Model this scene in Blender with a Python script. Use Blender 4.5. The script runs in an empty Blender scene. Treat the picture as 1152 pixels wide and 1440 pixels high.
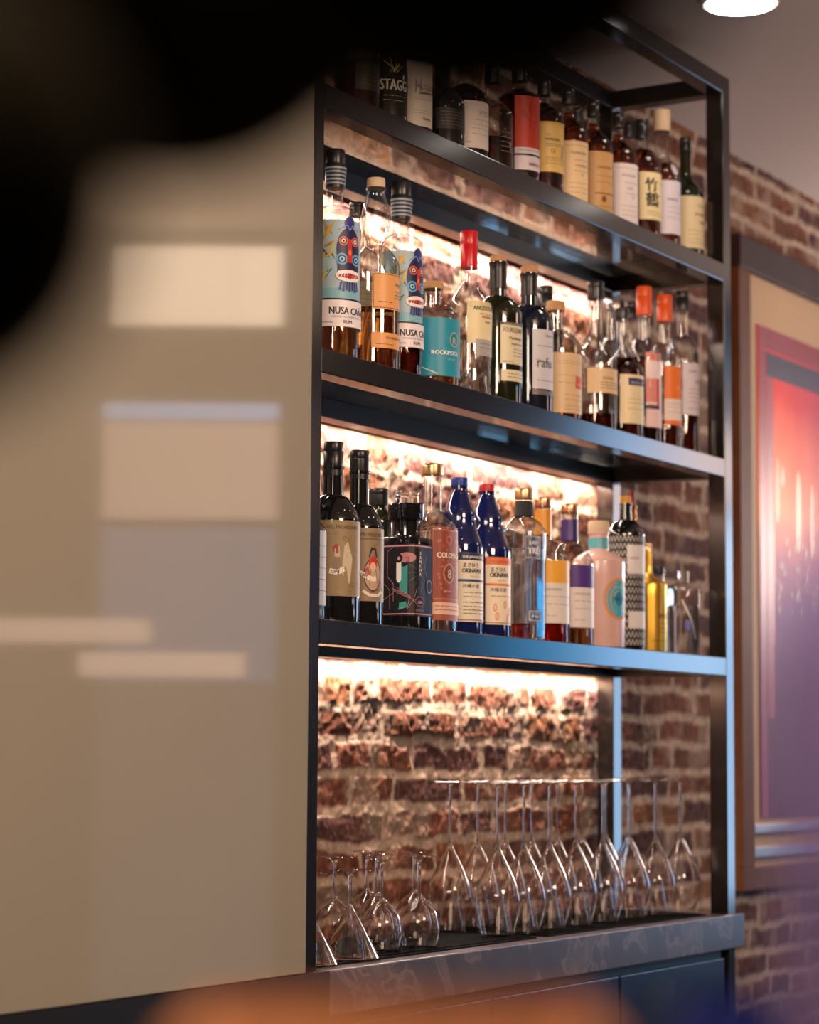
import bpy, math, random
import numpy as np
from mathutils import Vector
random.seed(7)
SC = bpy.context.scene
COL = SC.collection
ZO = 1.4426            # height of the lowest bottle shelf rail above the floor

# ------------------------------------------------------------------ camera model
F_PX, YAW, PIT, ROLL = 3433.4425, 1.0458, .0993, .0063
CAM = np.array([-3.4721, -2.1843, -.1857 + ZO])
FW = np.array([math.sin(YAW)*math.cos(PIT), math.cos(YAW)*math.cos(PIT), math.sin(PIT)])
_r = np.array([math.cos(YAW), -math.sin(YAW), 0.0]); _u = np.cross(_r, FW)
RT = _r*math.cos(ROLL) + _u*math.sin(ROLL); UP = -_r*math.sin(ROLL) + _u*math.cos(ROLL)
def ray(u, v): return FW + RT*(u-576)/F_PX - UP*(v-720)/F_PX
def on_y(u, v, y): d = ray(u, v); return CAM + d*(y-CAM[1])/d[1]
def on_z(u, v, z): d = ray(u, v); return CAM + d*(z-CAM[2])/d[2]
def depth(x, y, z): return float((np.array([x, y, z])-CAM) @ FW)
def at_depth(u, v, t): return CAM + ray(u, v)*t

cam_d = bpy.data.cameras.new('camera'); cam = bpy.data.objects.new('camera', cam_d); COL.objects.link(cam)
cam_d.sensor_fit = 'HORIZONTAL'; cam_d.sensor_width = 36; cam_d.lens = F_PX/1152*36
cam_d.clip_start = .02; cam_d.clip_end = 100
cam_d.dof.use_dof = True; cam_d.dof.focus_distance = 4.30; cam_d.dof.aperture_fstop = 4.5
from mathutils import Matrix
M = Matrix(((RT[0], UP[0], -FW[0], CAM[0]), (RT[1], UP[1], -FW[1], CAM[1]), (RT[2], UP[2], -FW[2], CAM[2]), (0, 0, 0, 1)))
cam.matrix_world = M
SC.camera = cam
SC.view_settings.view_transform = 'Standard'
SC.view_settings.exposure = 0
SC.cycles.max_bounces = 26; SC.cycles.transparent_max_bounces = 32
SC.cycles.transmission_bounces = 24; SC.cycles.glossy_bounces = 6; SC.cycles.diffuse_bounces = 3
SC.cycles.sample_clamp_indirect = 4; SC.cycles.blur_glossy = .5
SC.cycles.use_denoising = True

# ------------------------------------------------------------------ materials
def s2l(c): return tuple((x/12.92 if x <= .04045 else ((x+.055)/1.055)**2.4) for x in c)
def rgb(h): h = h.lstrip('#'); return s2l(tuple(int(h[i:i+2], 16)/255 for i in (0, 2, 4)))
MATS = {}
def new_mat(name):
    m = bpy.data.materials.new(name); m.use_nodes = True; nt = m.node_tree; nt.nodes.clear()
    o = nt.nodes.new('ShaderNodeOutputMaterial'); return m, nt, o
def pbr(name, color, rough=.5, metal=0, coat=0, spec=.5, noise=0, nscale=20, bump=0, emis=0, trans=0, ior=1.45):
    if name in MATS: return MATS[name]
    m, nt, o = new_mat(name); b = nt.nodes.new('ShaderNodeBsdfPrincipled')
    b.inputs['Base Color'].default_value = (*color, 1); b.inputs['Roughness'].default_value = rough
    b.inputs['Metallic'].default_value = metal; b.inputs['Coat Weight'].default_value = coat
    b.inputs['Specular IOR Level'].default_value = spec; b.inputs['Transmission Weight'].default_value = trans
    b.inputs['IOR'].default_value = ior
    if emis: b.inputs['Emission Color'].default_value = (*color, 1); b.inputs['Emission Strength'].default_value = emis
    if noise or bump:
        tc = nt.nodes.new('ShaderNodeTexCoord'); n = nt.nodes.new('ShaderNodeTexNoise')
        n.inputs['Scale'].default_value = nscale; n.inputs['Detail'].default_value = 5
        nt.links.new(tc.outputs['Object'], n.inputs['Vector'])
        if noise:
            mx = nt.nodes.new('ShaderNodeMix'); mx.data_type = 'RGBA'
            mx.inputs[6].default_value = (*[c*(1-noise) for c in color], 1); mx.inputs[7].default_value = (*[min(1, c*(1+noise)) for c in color], 1)
            nt.links.new(n.outputs['Fac'], mx.inputs[0]); nt.links.new(mx.outputs[2], b.inputs['Base Color'])
        if bump:
            bp = nt.nodes.new('ShaderNodeBump'); bp.inputs['Strength'].default_value = bump; bp.inputs['Distance'].default_value = .002
            nt.links.new(n.outputs['Fac'], bp.inputs['Height']); nt.links.new(bp.outputs['Normal'], b.inputs['Normal'])
    nt.links.new(b.outputs[0], o.inputs[0]); MATS[name] = m; return m
def thin_glass(name, face=(.97, .98, .98), limb=(.40, .38, .37), rough=.02, boost=1.0, pw=4.0, cap=.5):
    """clear wall of glass: see-through when seen square on, darker and mirror-like at its limbs"""
    if name in MATS: return MATS[name]
    m, nt, o = new_mat(name); N = nt.nodes.new; L = nt.links.new
    lw = N('ShaderNodeLayerWeight'); lw.inputs['Blend'].default_value = .5
    po = N('ShaderNodeMath'); po.operation = 'POWER'; po.inputs[1].default_value = pw
    mx = N('ShaderNodeMix'); mx.data_type = 'RGBA'; mx.inputs[6].default_value = (*face, 1); mx.inputs[7].default_value = (*limb, 1)
    L(lw.outputs['Facing'], po.inputs[0]); L(po.outputs[0], mx.inputs[0])
    t = N('ShaderNodeBsdfTransparent'); L(mx.outputs[2], t.inputs[0])
    g = N('ShaderNodeBsdfGlossy'); g.inputs['Roughness'].default_value = rough
    fr = N('ShaderNodeFresnel'); fr.inputs['IOR'].default_value = 1.5
    ml = N('ShaderNodeMath'); ml.operation = 'MULTIPLY'; ml.inputs[1].default_value = 1.5*boost; mn = N('ShaderNodeMath'); mn.operation = 'MINIMUM'; mn.inputs[1].default_value = cap
    L(fr.outputs[0], ml.inputs[0]); L(ml.outputs[0], mn.inputs[0])
    ms = N('ShaderNodeMixShader'); L(mn.outputs[0], ms.inputs[0]); L(t.outputs[0], ms.inputs[1]); L(g.outputs[0], ms.inputs[2])
    L(ms.outputs[0], o.inputs[0]); MATS[name] = m; return m
def glass(name, color=(1, 1, 1), ior=1.45, rough=0):
    if name in MATS: return MATS[name]
    m, nt, o = new_mat(name); g = nt.nodes.new('ShaderNodeBsdfGlass')
    g.inputs['Color'].default_value = (*color, 1); g.inputs['IOR'].default_value = ior; g.inputs['Roughness'].default_value = rough
    nt.links.new(g.outputs[0], o.inputs[0]); MATS[name] = m; return m
def emit(name, color, strength):
    if name in MATS: return MATS[name]
    m, nt, o = new_mat(name); e = nt.nodes.new('ShaderNodeEmission')
    e.inputs[0].default_value = (*color, 1); e.inputs[1].default_value = strength
    nt.links.new(e.outputs[0], o.inputs[0]); MATS[name] = m; return m
def paper(hexc): return pbr('print_'+hexc.lstrip('#'), rgb(hexc), rough=.45, noise=.06, nscale=60)

m_steel = pbr('black_powder_coated_steel', (.011, .008, .007), rough=.15, spec=.8, noise=.2, nscale=30)
m_dull = pbr('dull_black_steel', (.010, .008, .007), rough=.45, spec=.25)
m_cream = pbr('cream_lacquer', (.315, .285, .225), rough=.05, spec=.5, noise=.05, nscale=2)
m_black = pbr('matt_black', (.006, .005, .005), rough=.5)
m_ceil = pbr('ceiling_paint', (.60, .50, .45), rough=.9, noise=.03, nscale=3)
m_floor = pbr('dark_floor', (.03, .025, .03), rough=.4, noise=.4, nscale=4)
m_dwall = pbr('dark_plaster', (.06, .045, .035), rough=.8, noise=.2, nscale=2)
m_clear = thin_glass('clear_glass_wall')
m_wine = glass('wine_glass_wall', (1, .985, .98), 1.45)
m_shelf = thin_glass('glass_shelf_plate', face=(.9, .93, .92), limb=(.75, .8, .78), rough=.01, boost=.75, pw=3, cap=.9)
m_solid = glass('solid_clear_glass', (1, 1, 1), 1.45)
m_spirit = glass('clear_spirit', (.97, .97, .97), 1.34)
m_amber = glass('amber_spirit', (.75, .32, .07), 1.34)
m_gold = glass('pale_gold_spirit', (.93, .70, .42), 1.34)
m_darkamber = glass('dark_amber_spirit', (.42, .10, .03), 1.34)
m_redsp = glass('red_spirit', (.9, .16, .08), 1.34)
m_pinksp = glass('pink_spirit', (.95, .72, .66), 1.34, .1)
m_blackglass = pbr('black_bottle_glass', (.006, .006, .007), rough=.06, coat=.5, spec=.7)
m_greenglass = pbr('dark_green_bottle_glass', (.010, .012, .004), rough=.05, coat=.5, spec=.7)
m_blueglass = pbr('navy_bottle_glass', (.006, .011, .075), rough=.06, coat=.5, spec=.7)
m_cork = pbr('cork', (.50, .27, .12), rough=.7, noise=.2, nscale=90)
m_palecork = pbr('pale_cork', (.62, .46, .30), rough=.7, noise=.12, nscale=90)
m_copper = pbr('copper_cap', (.75, .38, .22), rough=.25, metal=1)
m_goldcap = pbr('gold_cap', (.78, .52, .26), rough=.28, metal=1)
m_goldbottle = pbr('gold_bottle_foil', (.72, .42, .06), rough=.3, metal=.85)
m_blackcap = pbr('black_cap', (.012, .011, .012), rough=.3)
m_mat = pbr('rubber_mat', (.006, .006, .006), rough=.8, spec=.1)

def brick_material():
    m, nt, o = new_mat('old_brickwork'); N = nt.nodes.new; L = nt.links.new
    b = N('ShaderNodeBsdfPrincipled'); b.inputs['Roughness'].default_value = .85; b.inputs['Specular IOR Level'].default_value = .08
    a = N('ShaderNodeVertexColor'); a.layer_name = 'Col'
    tc = N('ShaderNodeTexCoord'); n = N('ShaderNodeTexNoise'); n.inputs['Scale'].default_value = 45; n.inputs['Detail'].default_value = 8; n.inputs['Roughness'].default_value = .7
    L(tc.outputs['Object'], n.inputs['Vector'])
    mr = N('ShaderNodeMapRange'); mr.inputs[1].default_value = .3; mr.inputs[2].default_value = .7; mr.inputs[3].default_value = .68; mr.inputs[4].default_value = 1.25
    L(n.outputs['Fac'], mr.inputs[0])
    mx = N('ShaderNodeMix'); mx.data_type = 'RGBA'; mx.blend_type = 'MULTIPLY'; mx.inputs[0].default_value = 1
    L(a.outputs[0], mx.inputs[6]); L(mr.outputs[0], mx.inputs[7]); L(mx.outputs[2], b.inputs['Base Color'])
    bp = N('ShaderNodeBump'); bp.inputs['Strength'].default_value = .45; bp.inputs['Distance'].default_value = .004
    L(n.outputs['Fac'], bp.inputs['Height']); L(bp.outputs[0], b.inputs['Normal']); L(b.outputs[0], o.inputs[0]); return m
m_brick = brick_material()
def marble_material():
    m, nt, o = new_mat('dark_grey_marble'); N = nt.nodes.new; L = nt.links.new
    b = N('ShaderNodeBsdfPrincipled'); b.inputs['Roughness'].default_value = .3
    tc = N('ShaderNodeTexCoord'); n = N('ShaderNodeTexNoise'); n.inputs['Scale'].default_value = 5; n.inputs['Detail'].default_value = 7; n.inputs['Distortion'].default_value = 1.6
    r = N('ShaderNodeValToRGB'); e = r.color_ramp.elements
    e[0].position = .3; e[0].color = (.07, .06, .072, 1); e[1].position = .75; e[1].color = (.20, .165, .16, 1)
    x = e.new(.5); x.color = (.085, .073, .085, 1); x = e.new(.53); x.color = (.19, .155, .15, 1); x = e.new(.56); x.color = (.10, .085, .098, 1)
    L(tc.outputs['Object'], n.inputs['Vector']); L(n.outputs['Fac'], r.inputs[0]); L(r.outputs[0], b.inputs['Base Color']); L(b.outputs[0], o.inputs[0]); return m
m_marble = marble_material()

# ------------------------------------------------------------------ mesh helpers
class MB:
    def __init__(s): s.v = []; s.f = []; s.mi = []; s.mats = []
    def m(s, mat):
        if mat not in s.mats: s.mats.append(mat)
        return s.mats.index(mat)
    def add(s, vs, fs, mat):
        o = len(s.v); k = s.m(mat); s.v += [tuple(float(c) for c in p) for p in vs]
        for f in fs: s.f.append(tuple(i+o for i in f)); s.mi.append(k)
    def box(s, x0, x1, y0, y1, z0, z1, mat, bev=0):
        b = bev
        if b <= 0:
            vs = [(x, y, z) for z in (z0, z1) for y in (y0, y1) for x in (x0, x1)]
            s.add(vs, [(0, 2, 3, 1), (4, 5, 7, 6), (0, 1, 5, 4), (2, 6, 7, 3), (0, 4, 6, 2), (1, 3, 7, 5)], mat); return
        import bmesh
        bm = bmesh.new(); bmesh.ops.create_cube(bm, size=1)
        for v in bm.verts: v.co = ((x0+x1)/2+v.co.x*(x1-x0), (y0+y1)/2+v.co.y*(y1-y0), (z0+z1)/2+v.co.z*(z1-z0))
        bmesh.ops.bevel(bm, geom=list(bm.edges), offset=b, segments=2, affect='EDGES', profile=.5)
        bm.verts.index_update(); s.add([v.co[:] for v in bm.verts], [[v.index for v in f.verts] for f in bm.faces], mat); bm.free()
    def lathe(s, prof, mat, n=48, q=None, cx=0, cy=0, close_top=True, close_bot=True):
        """prof: (r, z, squareness) rows from bottom to top"""
        vs = []; fs = []
        for row in prof:
            r, z = row[0], row[1]; sq = row[2] if len(row) > 2 else 0
            for i in range(n):
                a = 2*math.pi*i/n; k = kfac(a, sq); vs.append((cx+r*k*math.sin(a), cy-r*k*math.cos(a), z))
        R = len(prof)
        for j in range(R-1):
            for i in range(n):
                i2 = (i+1) % n; fs.append((j*n+i, j*n+i2, (j+1)*n+i2, (j+1)*n+i))
        if close_bot: fs.append(tuple(range(n-1, -1, -1)))
        if close_top: fs.append(tuple((R-1)*n+i for i in range(n)))
        s.add(vs, fs, mat)
    def build(s, name, parent=None, smooth=True, loc=None):
        me = bpy.data.meshes.new(name); me.from_pydata(s.v, [], s.f)
        for m in s.mats: me.materials.append(m)
        me.polygons.foreach_set('material_index', s.mi)
        if smooth: me.shade_smooth(); me.set_sharp_from_angle(angle=math.radians(38))
        me.update(); o = bpy.data.objects.new(name, me); COL.objects.link(o)
        if parent: o.parent = parent
        if loc: o.location = loc
        return o
def kfac(a, sq):
    if sq <= .01: return 1.0
    n = 2+sq*7; c, t = abs(math.cos(a)), abs(math.sin(a)); return 1/((c**n+t**n)**(1/n))
def tag(o, label=None, cat=None, group=None, kind=None):
    if label: o['label'] = label
    if cat: o['category'] = cat
    if group: o['group'] = group
    if kind: o['kind'] = kind
    return o
def empty(name, loc): o = bpy.data.objects.new(name, None); o.empty_display_size = .05; o.location = loc; COL.objects.link(o); return o
def struct(name, mb, label, cat): return tag(mb.build(name, smooth=False), label, cat, kind='structure')
def boxthing(name, args, mat, parent=None, bev=.002): b = MB(); b.box(*args, mat, bev); return b.build(name, parent, smooth=False)

FONTS = {}
def textmesh(body, bold=0):
    key = (body, bold)
    if key in FONTS: return FONTS[key]
    c = bpy.data.curves.new('t', 'FONT'); c.body = body; c.size = 1; c.resolution_u = 2; c.offset = bold
    o = bpy.data.objects.new('t', c); COL.objects.link(o); bpy.context.view_layer.update()
    me = bpy.data.meshes.new_from_object(o.evaluated_get(bpy.context.evaluated_depsgraph_get()))
    vs = [v.co[:2] for v in me.vertices]; fs = [tuple(p.vertices) for p in me.polygons]
    bpy.data.objects.remove(o); bpy.data.curves.remove(c); bpy.data.meshes.remove(me)
    FONTS[key] = (vs, fs); return FONTS[key]

# ------------------------------------------------------------------ printed art, mapped to any surface
class Sheet:
    """flat print; mp(s, t, lift) turns label millimetres (here metres, origin lower left) into a point"""
    def __init__(s, mb, mp, W, H): s.mb, s.mp, s.W, s.H = mb, mp, W, H; s.k = 0
    hold = False
    def lift(s):
        if not s.hold: s.k += 1
        return .00038+.000022*s.k
    def rect(s, a0, a1, b0, b1, hexc, mat=None):
        l = s.lift(); n = max(2, int((a1-a0)*s.W/.0018)); mat = mat or paper(hexc); vs = []
        for i in range(n+1):
            a = (a0+(a1-a0)*i/n)*s.W; vs += [s.mp(a, b0*s.H, l), s.mp(a, b1*s.H, l)]
        s.mb.add(vs, [(2*i, 2*i+2, 2*i+3, 2*i+1) for i in range(n)], mat)
    def ell(s, a, b, ra, rb, hexc, n=28, a0=0, a1=360):
        l = s.lift(); vs = [s.mp(a*s.W, b*s.H, l)]; fs = []
        K = 5
        for k in range(1, K+1):
            for i in range(n): 
                t = math.radians(a0+(a1-a0)*i/(n if a1-a0 >= 360 else n-1)); vs.append(s.mp(a*s.W+ra*k/K*math.cos(t), b*s.H+rb*k/K*math.sin(t), l))
        m = n if a1-a0 >= 360 else n-1
        for i in range(m):
            j = (i+1) % n; fs.append((0, 1+i, 1+j))
            for k in range(K-1): fs.append((1+k*n+i, 1+(k+1)*n+i, 1+(k+1)*n+j, 1+k*n+j))
        s.mb.add(vs, fs, paper(hexc))
    def poly(s, pts, hexc):
        l = s.lift()+.00012; s.mb.add([s.mp(a*s.W, b*s.H, l) for a, b in pts], [tuple(range(len(pts)))], paper(hexc))
    def line(s, pts, w, hexc):
        l = s.lift(); mat = paper(hexc)
        for (a0, b0), (a1, b1) in zip(pts, pts[1:]):
            x0, y0, x1, y1 = a0*s.W, b0*s.H, a1*s.W, b1*s.H; d = math.hypot(x1-x0, y1-y0) or 1; nx, ny = -(y1-y0)/d*w/2, (x1-x0)/d*w/2
            n = max(1, int(abs(x1-x0)/.0025)); vs = []
            for i in range(n+1):
                t = i/n; x, y = x0+(x1-x0)*t, y0+(y1-y0)*t; vs += [s.mp(x+nx, y+ny, l), s.mp(x-nx, y-ny, l)]
            s.mb.add(vs, [(2*i, 2*i+2, 2*i+3, 2*i+1) for i in range(n)], mat)
    def text(s, body, a, b, h, hexc, sx=1.0, align='l', bold=0, vertical=False):
        l = s.lift()+.00025; mat = paper(hexc); y = 0
        for ch in (list(body) if vertical else [body]):
            vs, fs = textmesh(ch, 0)
            if not vs: y -= h*1.2; continue
            w = max(v[0] for v in vs)-min(v[0] for v in vs); x0 = min(v[0] for v in vs); k = h/.72
            ox = {'l': 0, 'c': -w*k*sx/2, 'r': -w*k*sx}[align]
            for dx in ((-.045, 0, .045) if bold else (0, .018)):
                s.mb.add([s.mp(a*s.W+ox+(v[0]-x0)*k*sx+dx*h, b*s.H+v[1]*k+y, l) for v in vs], fs, mat)
            y -= h*1.25
    def lines(s, a0, a1, bs, hexc, w=.0007):
        for b in bs:
            x = a0; random.seed(int(b*997)+3)
            while x < a1-.03:
                d = random.uniform(.04, .12); s.rect(x, min(a1, x+d), b-w/s.H, b+w/s.H, hexc); x += d+.02

# ------------------------------------------------------------------ bottles
H_T, W_T, W_IN, D_IN, S_SP, T_TOP = .0423, .0431, 1.7572, .2862, .46, 1.3714
SHELF_Z = {3: ZO+H_T, 2: ZO+S_SP+H_T, 1: ZO+2*S_SP+H_T}
def hexs(c): return rgb(c)
def bottle(sh, cx, hw, top, y, label, base_px=None, cap=None, neck=None, shoulder=None, mat=m_clear, liquid=None, sq=0,
           prints=(), bands=(), group=None, name='liquor_bottle', bulge=None, taper=0, cap_mat=m_blackcap, cap_name='screw_cap', foot=None):
    z0 = SHELF_Z[sh]; mid = (top+{3: 880, 2: 540, 1: 250}[sh])/2
    P = on_y(cx, mid, y); x = P[0]
    dc = depth(x, y, z0+.12); r = hw*dc/F_PX/(1+.22*sq)
    def zr(py, rr=0):
        d = ray(cx, py); t = (y-CAM[1])/d[1]; return CAM[2]+d[2]*(t-rr*1.0) - z0
    root = empty(name, (x, y, z0)); tag(root, label, 'bottle', group or {3: 'spirit bottles on the lowest shelf', 2: 'spirit bottles on the middle shelf', 1: 'spirit bottles on the top shelf'}[sh])
    n_r = neck[0]*dc/F_PX; z_nb = zr(neck[1], n_r); z_sh = zr(shoulder, r*.6); zt = zr(top, n_r)
    c_r = cap[0]*dc/F_PX; z_cb = zr(cap[1], c_r)
    prof = [(r*.90, .0005, sq), (r*.985, .004, sq), (r, .010, sq)]
    if foot: prof = [(r*.93, .0005, sq), (r*1.0, .006, sq), (r*.99, .016, sq), (r*.93, .030, sq)]
    rs = r*(1+taper)
    for i in range(1, 6): prof.append(((r*(.93 if foot else 1))*(1-i/5)+rs*i/5, .03+(z_sh-.03)*i/5, sq))
    if foot: prof[-1] = (r, z_sh, sq)
    K = 12
    for i in range(1, K+1):
        t = i/K; w = .5-.5*math.cos(math.pi*t)
        rr = rs+(n_r-rs)*(1-math.sqrt(max(0, 1-t*t)) if not bulge else w)
        if bulge == 'soft': rr = rs+(n_r-rs)*w
        elif bulge == 'cone':
            T_ = ((0, 0), (.08, .06), (.2, .22), (.38, .44), (.46, .50), (.52, .47), (.62, .50), (.8, .75), (1, 1)); q0 = [p for p in T_ if p[0] <= t][-1]; q1 = next((p for p in T_ if p[0] > t), T_[-1])
            rr = rs+(n_r-rs)*(q0[1]+(q1[1]-q0[1])*((t-q0[0])/max(1e-6, q1[0]-q0[0])))
        else: rr = rs+(n_r-rs)*((1-math.sqrt(max(0, 1-t*t)))*.65+w*.35)
        prof.append((rr, z_sh+(z_nb-z_sh)*t, sq*(1-t)))
    if bulge == 'bulb':
        L = z_cb-z_nb
        for t, k in ((.1, 1), (.3, 1.5), (.5, 1.65), (.75, 1.3), (.9, 1.0)): prof.append((n_r*k, z_nb+L*t))
    else: prof.append((n_r*.98, (z_nb+z_cb)/2))
    prof += [(n_r*.98, z_cb-.004), (n_r*1.1, z_cb-.0035), (n_r*1.1, z_cb+.001)]
    b = MB(); b.lathe(prof, mat); b.build('glass_body', root)
    if liquid:
        lm, lv = liquid; zl = zr(lv, r) if lv > 5 else lv
        zl = min(zl, z_cb-.01); pr = []
        for row in [(prof[0][0], .004)+prof[0][2:3]]+prof:
            if row[1] < .004: continue
            if row[1] > zl: break
            pr.append((max(.002, row[0]-.0028), row[1], row[2] if len(row) > 2 else 0))
        last = pr[-1]; nx = next((p for p in prof if p[1] > zl), prof[-1]); t = (zl-last[1])/max(1e-6, nx[1]-last[1])
        pr.append((max(.002, last[0]+(nx[0]-.0028-last[0])*t), zl, last[2]))
        b = MB(); b.lathe(pr, lm, n=40); b.build('liquid', root)
    # cap
    b = MB(); c = c_r
    if cap_name == 'cork_stopper':
        b.lathe([(c*.97, z_cb+.001), (c, z_cb+.003), (c, zt-.003), (c*.93, zt)], cap_mat, 32)
    else:
        rows = [(c*.98, z_cb-.002), (c, z_cb), (c, z_cb+(zt-z_cb)*.6), (c*.965, z_cb+(zt-z_cb)*.62), (c*.99, z_cb+(zt-z_cb)*.65), (c*.99, zt-.002), (c*.94, zt)]
        b.lathe(rows, cap_mat, 32)
    b.build(cap_name, root)
    phic = math.degrees(math.atan2(CAM[0]-x, -(CAM[1]-y)))
    def radius_at(z):
        for (p, q2) in zip(prof, prof[1:]):
            if p[1] <= z <= q2[1]:
                t = (z-p[1])/max(1e-6, q2[1]-p[1]); return p[0]+(q2[0]-p[0])*t, (p[2] if len(p) > 2 else 0)
        return prof[-1][0], 0
    for (p0, p1, m2, *rest) in bands:      # neck bands: rows p0 (top) to p1 (bottom)
        za, zb = zr(p1, n_r), zr(p0, n_r); ns = 6; rows = []
        e = rest[0] if rest else .0006
        for i in range(ns+1):
            z = za+(zb-za)*i/ns; rr, qq = radius_at(z); rows.append((rr+e, z, qq))
        b = MB(); b.lathe(rows, m2, 40, close_top=False, close_bot=False); b.build('neck_band', root)
    for pr_ in prints:
        vx, wd, pt, pb, col, art = pr_[:6]; on_cap = len(pr_) > 6
        v0 = math.degrees(math.asin(max(-1, min(1, (vx-cx)/(cap[0] if on_cap else hw))))); a_start = phic+v0
        za, zb = zr(pb, c_r if on_cap else r), zr(pt, c_r if on_cap else r); rr, qq = (c_r+.0003, 0) if on_cap else radius_at((za+zb)/2)
        Wm = math.radians(wd)*rr; Hm = zb-za
        def mp(s, t, l, za=za, a_start=a_start, rr=rr, Wm=Wm, wd=wd, on_cap=on_cap):
            a = math.radians(a_start+s/Wm*wd); z = za+t; r2, q3 = (rr, 0) if on_cap else radius_at(z); k = kfac(a, q3)*(r2+l); return (k*math.sin(a), -k*math.cos(a), z)
        mb = MB(); sh_ = Sheet(mb, mp, Wm, Hm)
        if col: 
            n = max(8, int(wd/2.5)); mrows = 6; vs = []; fs = []
            for j in range(mrows+1):
                for i in range(n+1): vs.append(mp(Wm*i/n, Hm*j/mrows, .00015))
            for j in range(mrows):
                for i in range(n): q0 = j*(n+1)+i; fs.append((q0, q0+1, q0+n+2, q0+n+1))
            mb.add(vs, fs, paper(col))
        if art: art(sh_)
        mb.build('label', root)
    return root
LED_W, BLUE_E, FILL_W, FILL_R = 12.0, 5.0, 95.0, 110.0
# ------------------------------------------------------------------ label artwork
def art_mask(s):
    s.rect(0, 1, .25, 1, '#9fb9c4'); s.rect(0, 1, .25, .36, '#7fb3c0')
    random.seed(4)
    for q in range(70):
        a = random.choice((random.uniform(0, .34), random.uniform(.72, 1))); y = random.uniform(.38, .97); L = random.uniform(.05, .12); t = random.uniform(-1.2, 1.2); w = random.uniform(.25, .4)
        dx, dy = L*math.cos(t)*.6, L*math.sin(t)*1.3; nx, ny = -dy*w*.45, dx*w
        s.poly([(a-dx, y-dy), (a-dx*.2+nx, y-dy*.2+ny), (a+dx, y+dy), (a-dx*.2-nx, y-dy*.2-ny)], random.choice(['#3f6f50', '#4f8460', '#2f5a52', '#d6a836', '#dcbc4a', '#c9862f', '#a8b8b0', '#5c8a4e']))
    cx = .52
    s.ell(cx, .72, .024, .040, '#1d1b45'); s.rect(cx-.13, cx+.13, .44, .72, '#1d1b45')
    s.ell(cx, .97, .010, .012, '#2b2f7a'); 
    for k in (-1, 1):
        s.ell(cx+k*.07, .80, .0085, .0085, '#d8574a'); s.ell(cx+k*.07, .80, .0062, .0062, '#1d1b45'); s.ell(cx+k*.07, .80, .0042, .0042, '#e8c8a0'); s.ell(cx+k*.07, .80, .002, .002, '#15142e')
        s.ell(cx+k*.085, .63, .0105, .0105, '#5aa9cf'); s.ell(cx+k*.085, .63, .0075, .0075, '#1d2a66'); s.ell(cx+k*.085, .63, .0048, .0048, '#8cc6de'); s.ell(cx+k*.085, .63, .0022, .0022, '#1a1a40')
        s.line([(cx+k*.13, .9), (cx+k*.03, .95), (cx, .9)], .0016, '#7d8fd0')
    s.poly([(cx-.035, .6), (cx+.035, .6), (cx+.018, .82), (cx-.018, .82)], '#b8322c'); s.poly([(cx-.02, .69), (cx, .66), (cx+.02, .69), (cx, .73)], '#e77a3c')
    s.ell(cx, .475, .026, .011, '#e9dfd0'); s.ell(cx, .475, .022, .0075, '#a32230')
    for k in range(-4, 5): s.ell(cx+k*.028, .515-.003*abs(k), .0028, .0034, '#f3ece0'); s.ell(cx+k*.026, .435+.003*abs(k), .0026, .003, '#f3ece0')
    for k in range(-3, 4): s.line([(cx+k*.03, .42), (cx+k*.034, .33+.01*(k % 2))], .003, '#34347c')
    s.rect(0, 1, 0, .25, '#e9dfe0'); s.rect(0, 1, .245, .262, '#151b2c')
    s.text('NUSA CAÑA', .53, .115, .0128, '#232232', sx=.74, align='c', bold=.008); s.text('UNEXPECTED TROPICAL RUM', .5, .082, .0030, '#3a3a48', align='c'); s.text('RUM', .5, .03, .0058, '#232232', align='c', bold=.008)
    s.text('37.5% VOL', .24, .03, .0030, '#3a3a48'); s.text('70 CL', .68, .03, .0030, '#3a3a48')
def art_hexband(s):
    for j in range(5):
        for i in range(22): s.poly([((i+.1+.5*(j % 2))/22, (j+.15)/5), ((i+.8+.5*(j % 2))/22, (j+.35)/5), ((i+.6+.5*(j % 2))/22, (j+.9)/5), ((i+.05+.5*(j % 2))/22, (j+.6)/5)], '#a9b2c2')
def art_orange(s):
    s.rect(.02, .98, .03, .05, '#8a4a20'); s.rect(.02, .98, .95, .97, '#8a4a20'); s.rect(.02, .03, .03, .97, '#8a4a20')
    s.text('VERITAS', .5, .66, .006, '#7c4426', align='l'); s.lines(.5, .9, [.52, .42, .34], '#8c5a34'); s.lines(.12, .45, [.2], '#8c5a34')
def art_orange2(s): s.text('FINE BLENDED RUM', .3, .6, .004, '#7c4426'); s.lines(.1, .5, [.25], '#8c5a34')
def art_rock(s):
    s.ell(.60, .64, .0125, .0145, '#a9a58a'); s.ell(.60, .64, .0105, .0125, '#137f94'); s.text('R', .60, .56, .013, '#b9b59a', align='c')
    s.text('ROCKPOOL', .5, .37, .0078, '#f2ece0', sx=1.05, align='c', bold=.008); s.text('DRY GIN', .56, .28, .003, '#e8ddc8', align='c')
    s.poly([(0, .62), (.06, .4), (.2, .2), (.4, .06), (.4, .0), (.0, .0)], '#c9b183'); s.poly([(0, .52), (.05, .32), (.16, .14), (.3, .0), (0, 0)], '#2a6f78')
    s.line([(0, .6), (.07, .37), (.2, .17), (.4, .03)], .0015, '#efe2c2')
def art_angos(s):
    s.text('ANGOSTURA', .14, .78, .0082, '#2e3a24', sx=.8, bold=.008); s.lines(.3, .9, [.70], '#8a3a28'); s.text('RESERVA', .36, .60, .0055, '#9b3428'); s.text('RUM', .45, .48, .005, '#6a4a28')
    s.rect(.2, 1, -.28, .10, '#a7a29c'); s.lines(.3, .9, [.0, -.1], '#6e6a66'); s.line([(.0, 1), (0, 0)], .0008, '#b8a060')
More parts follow.
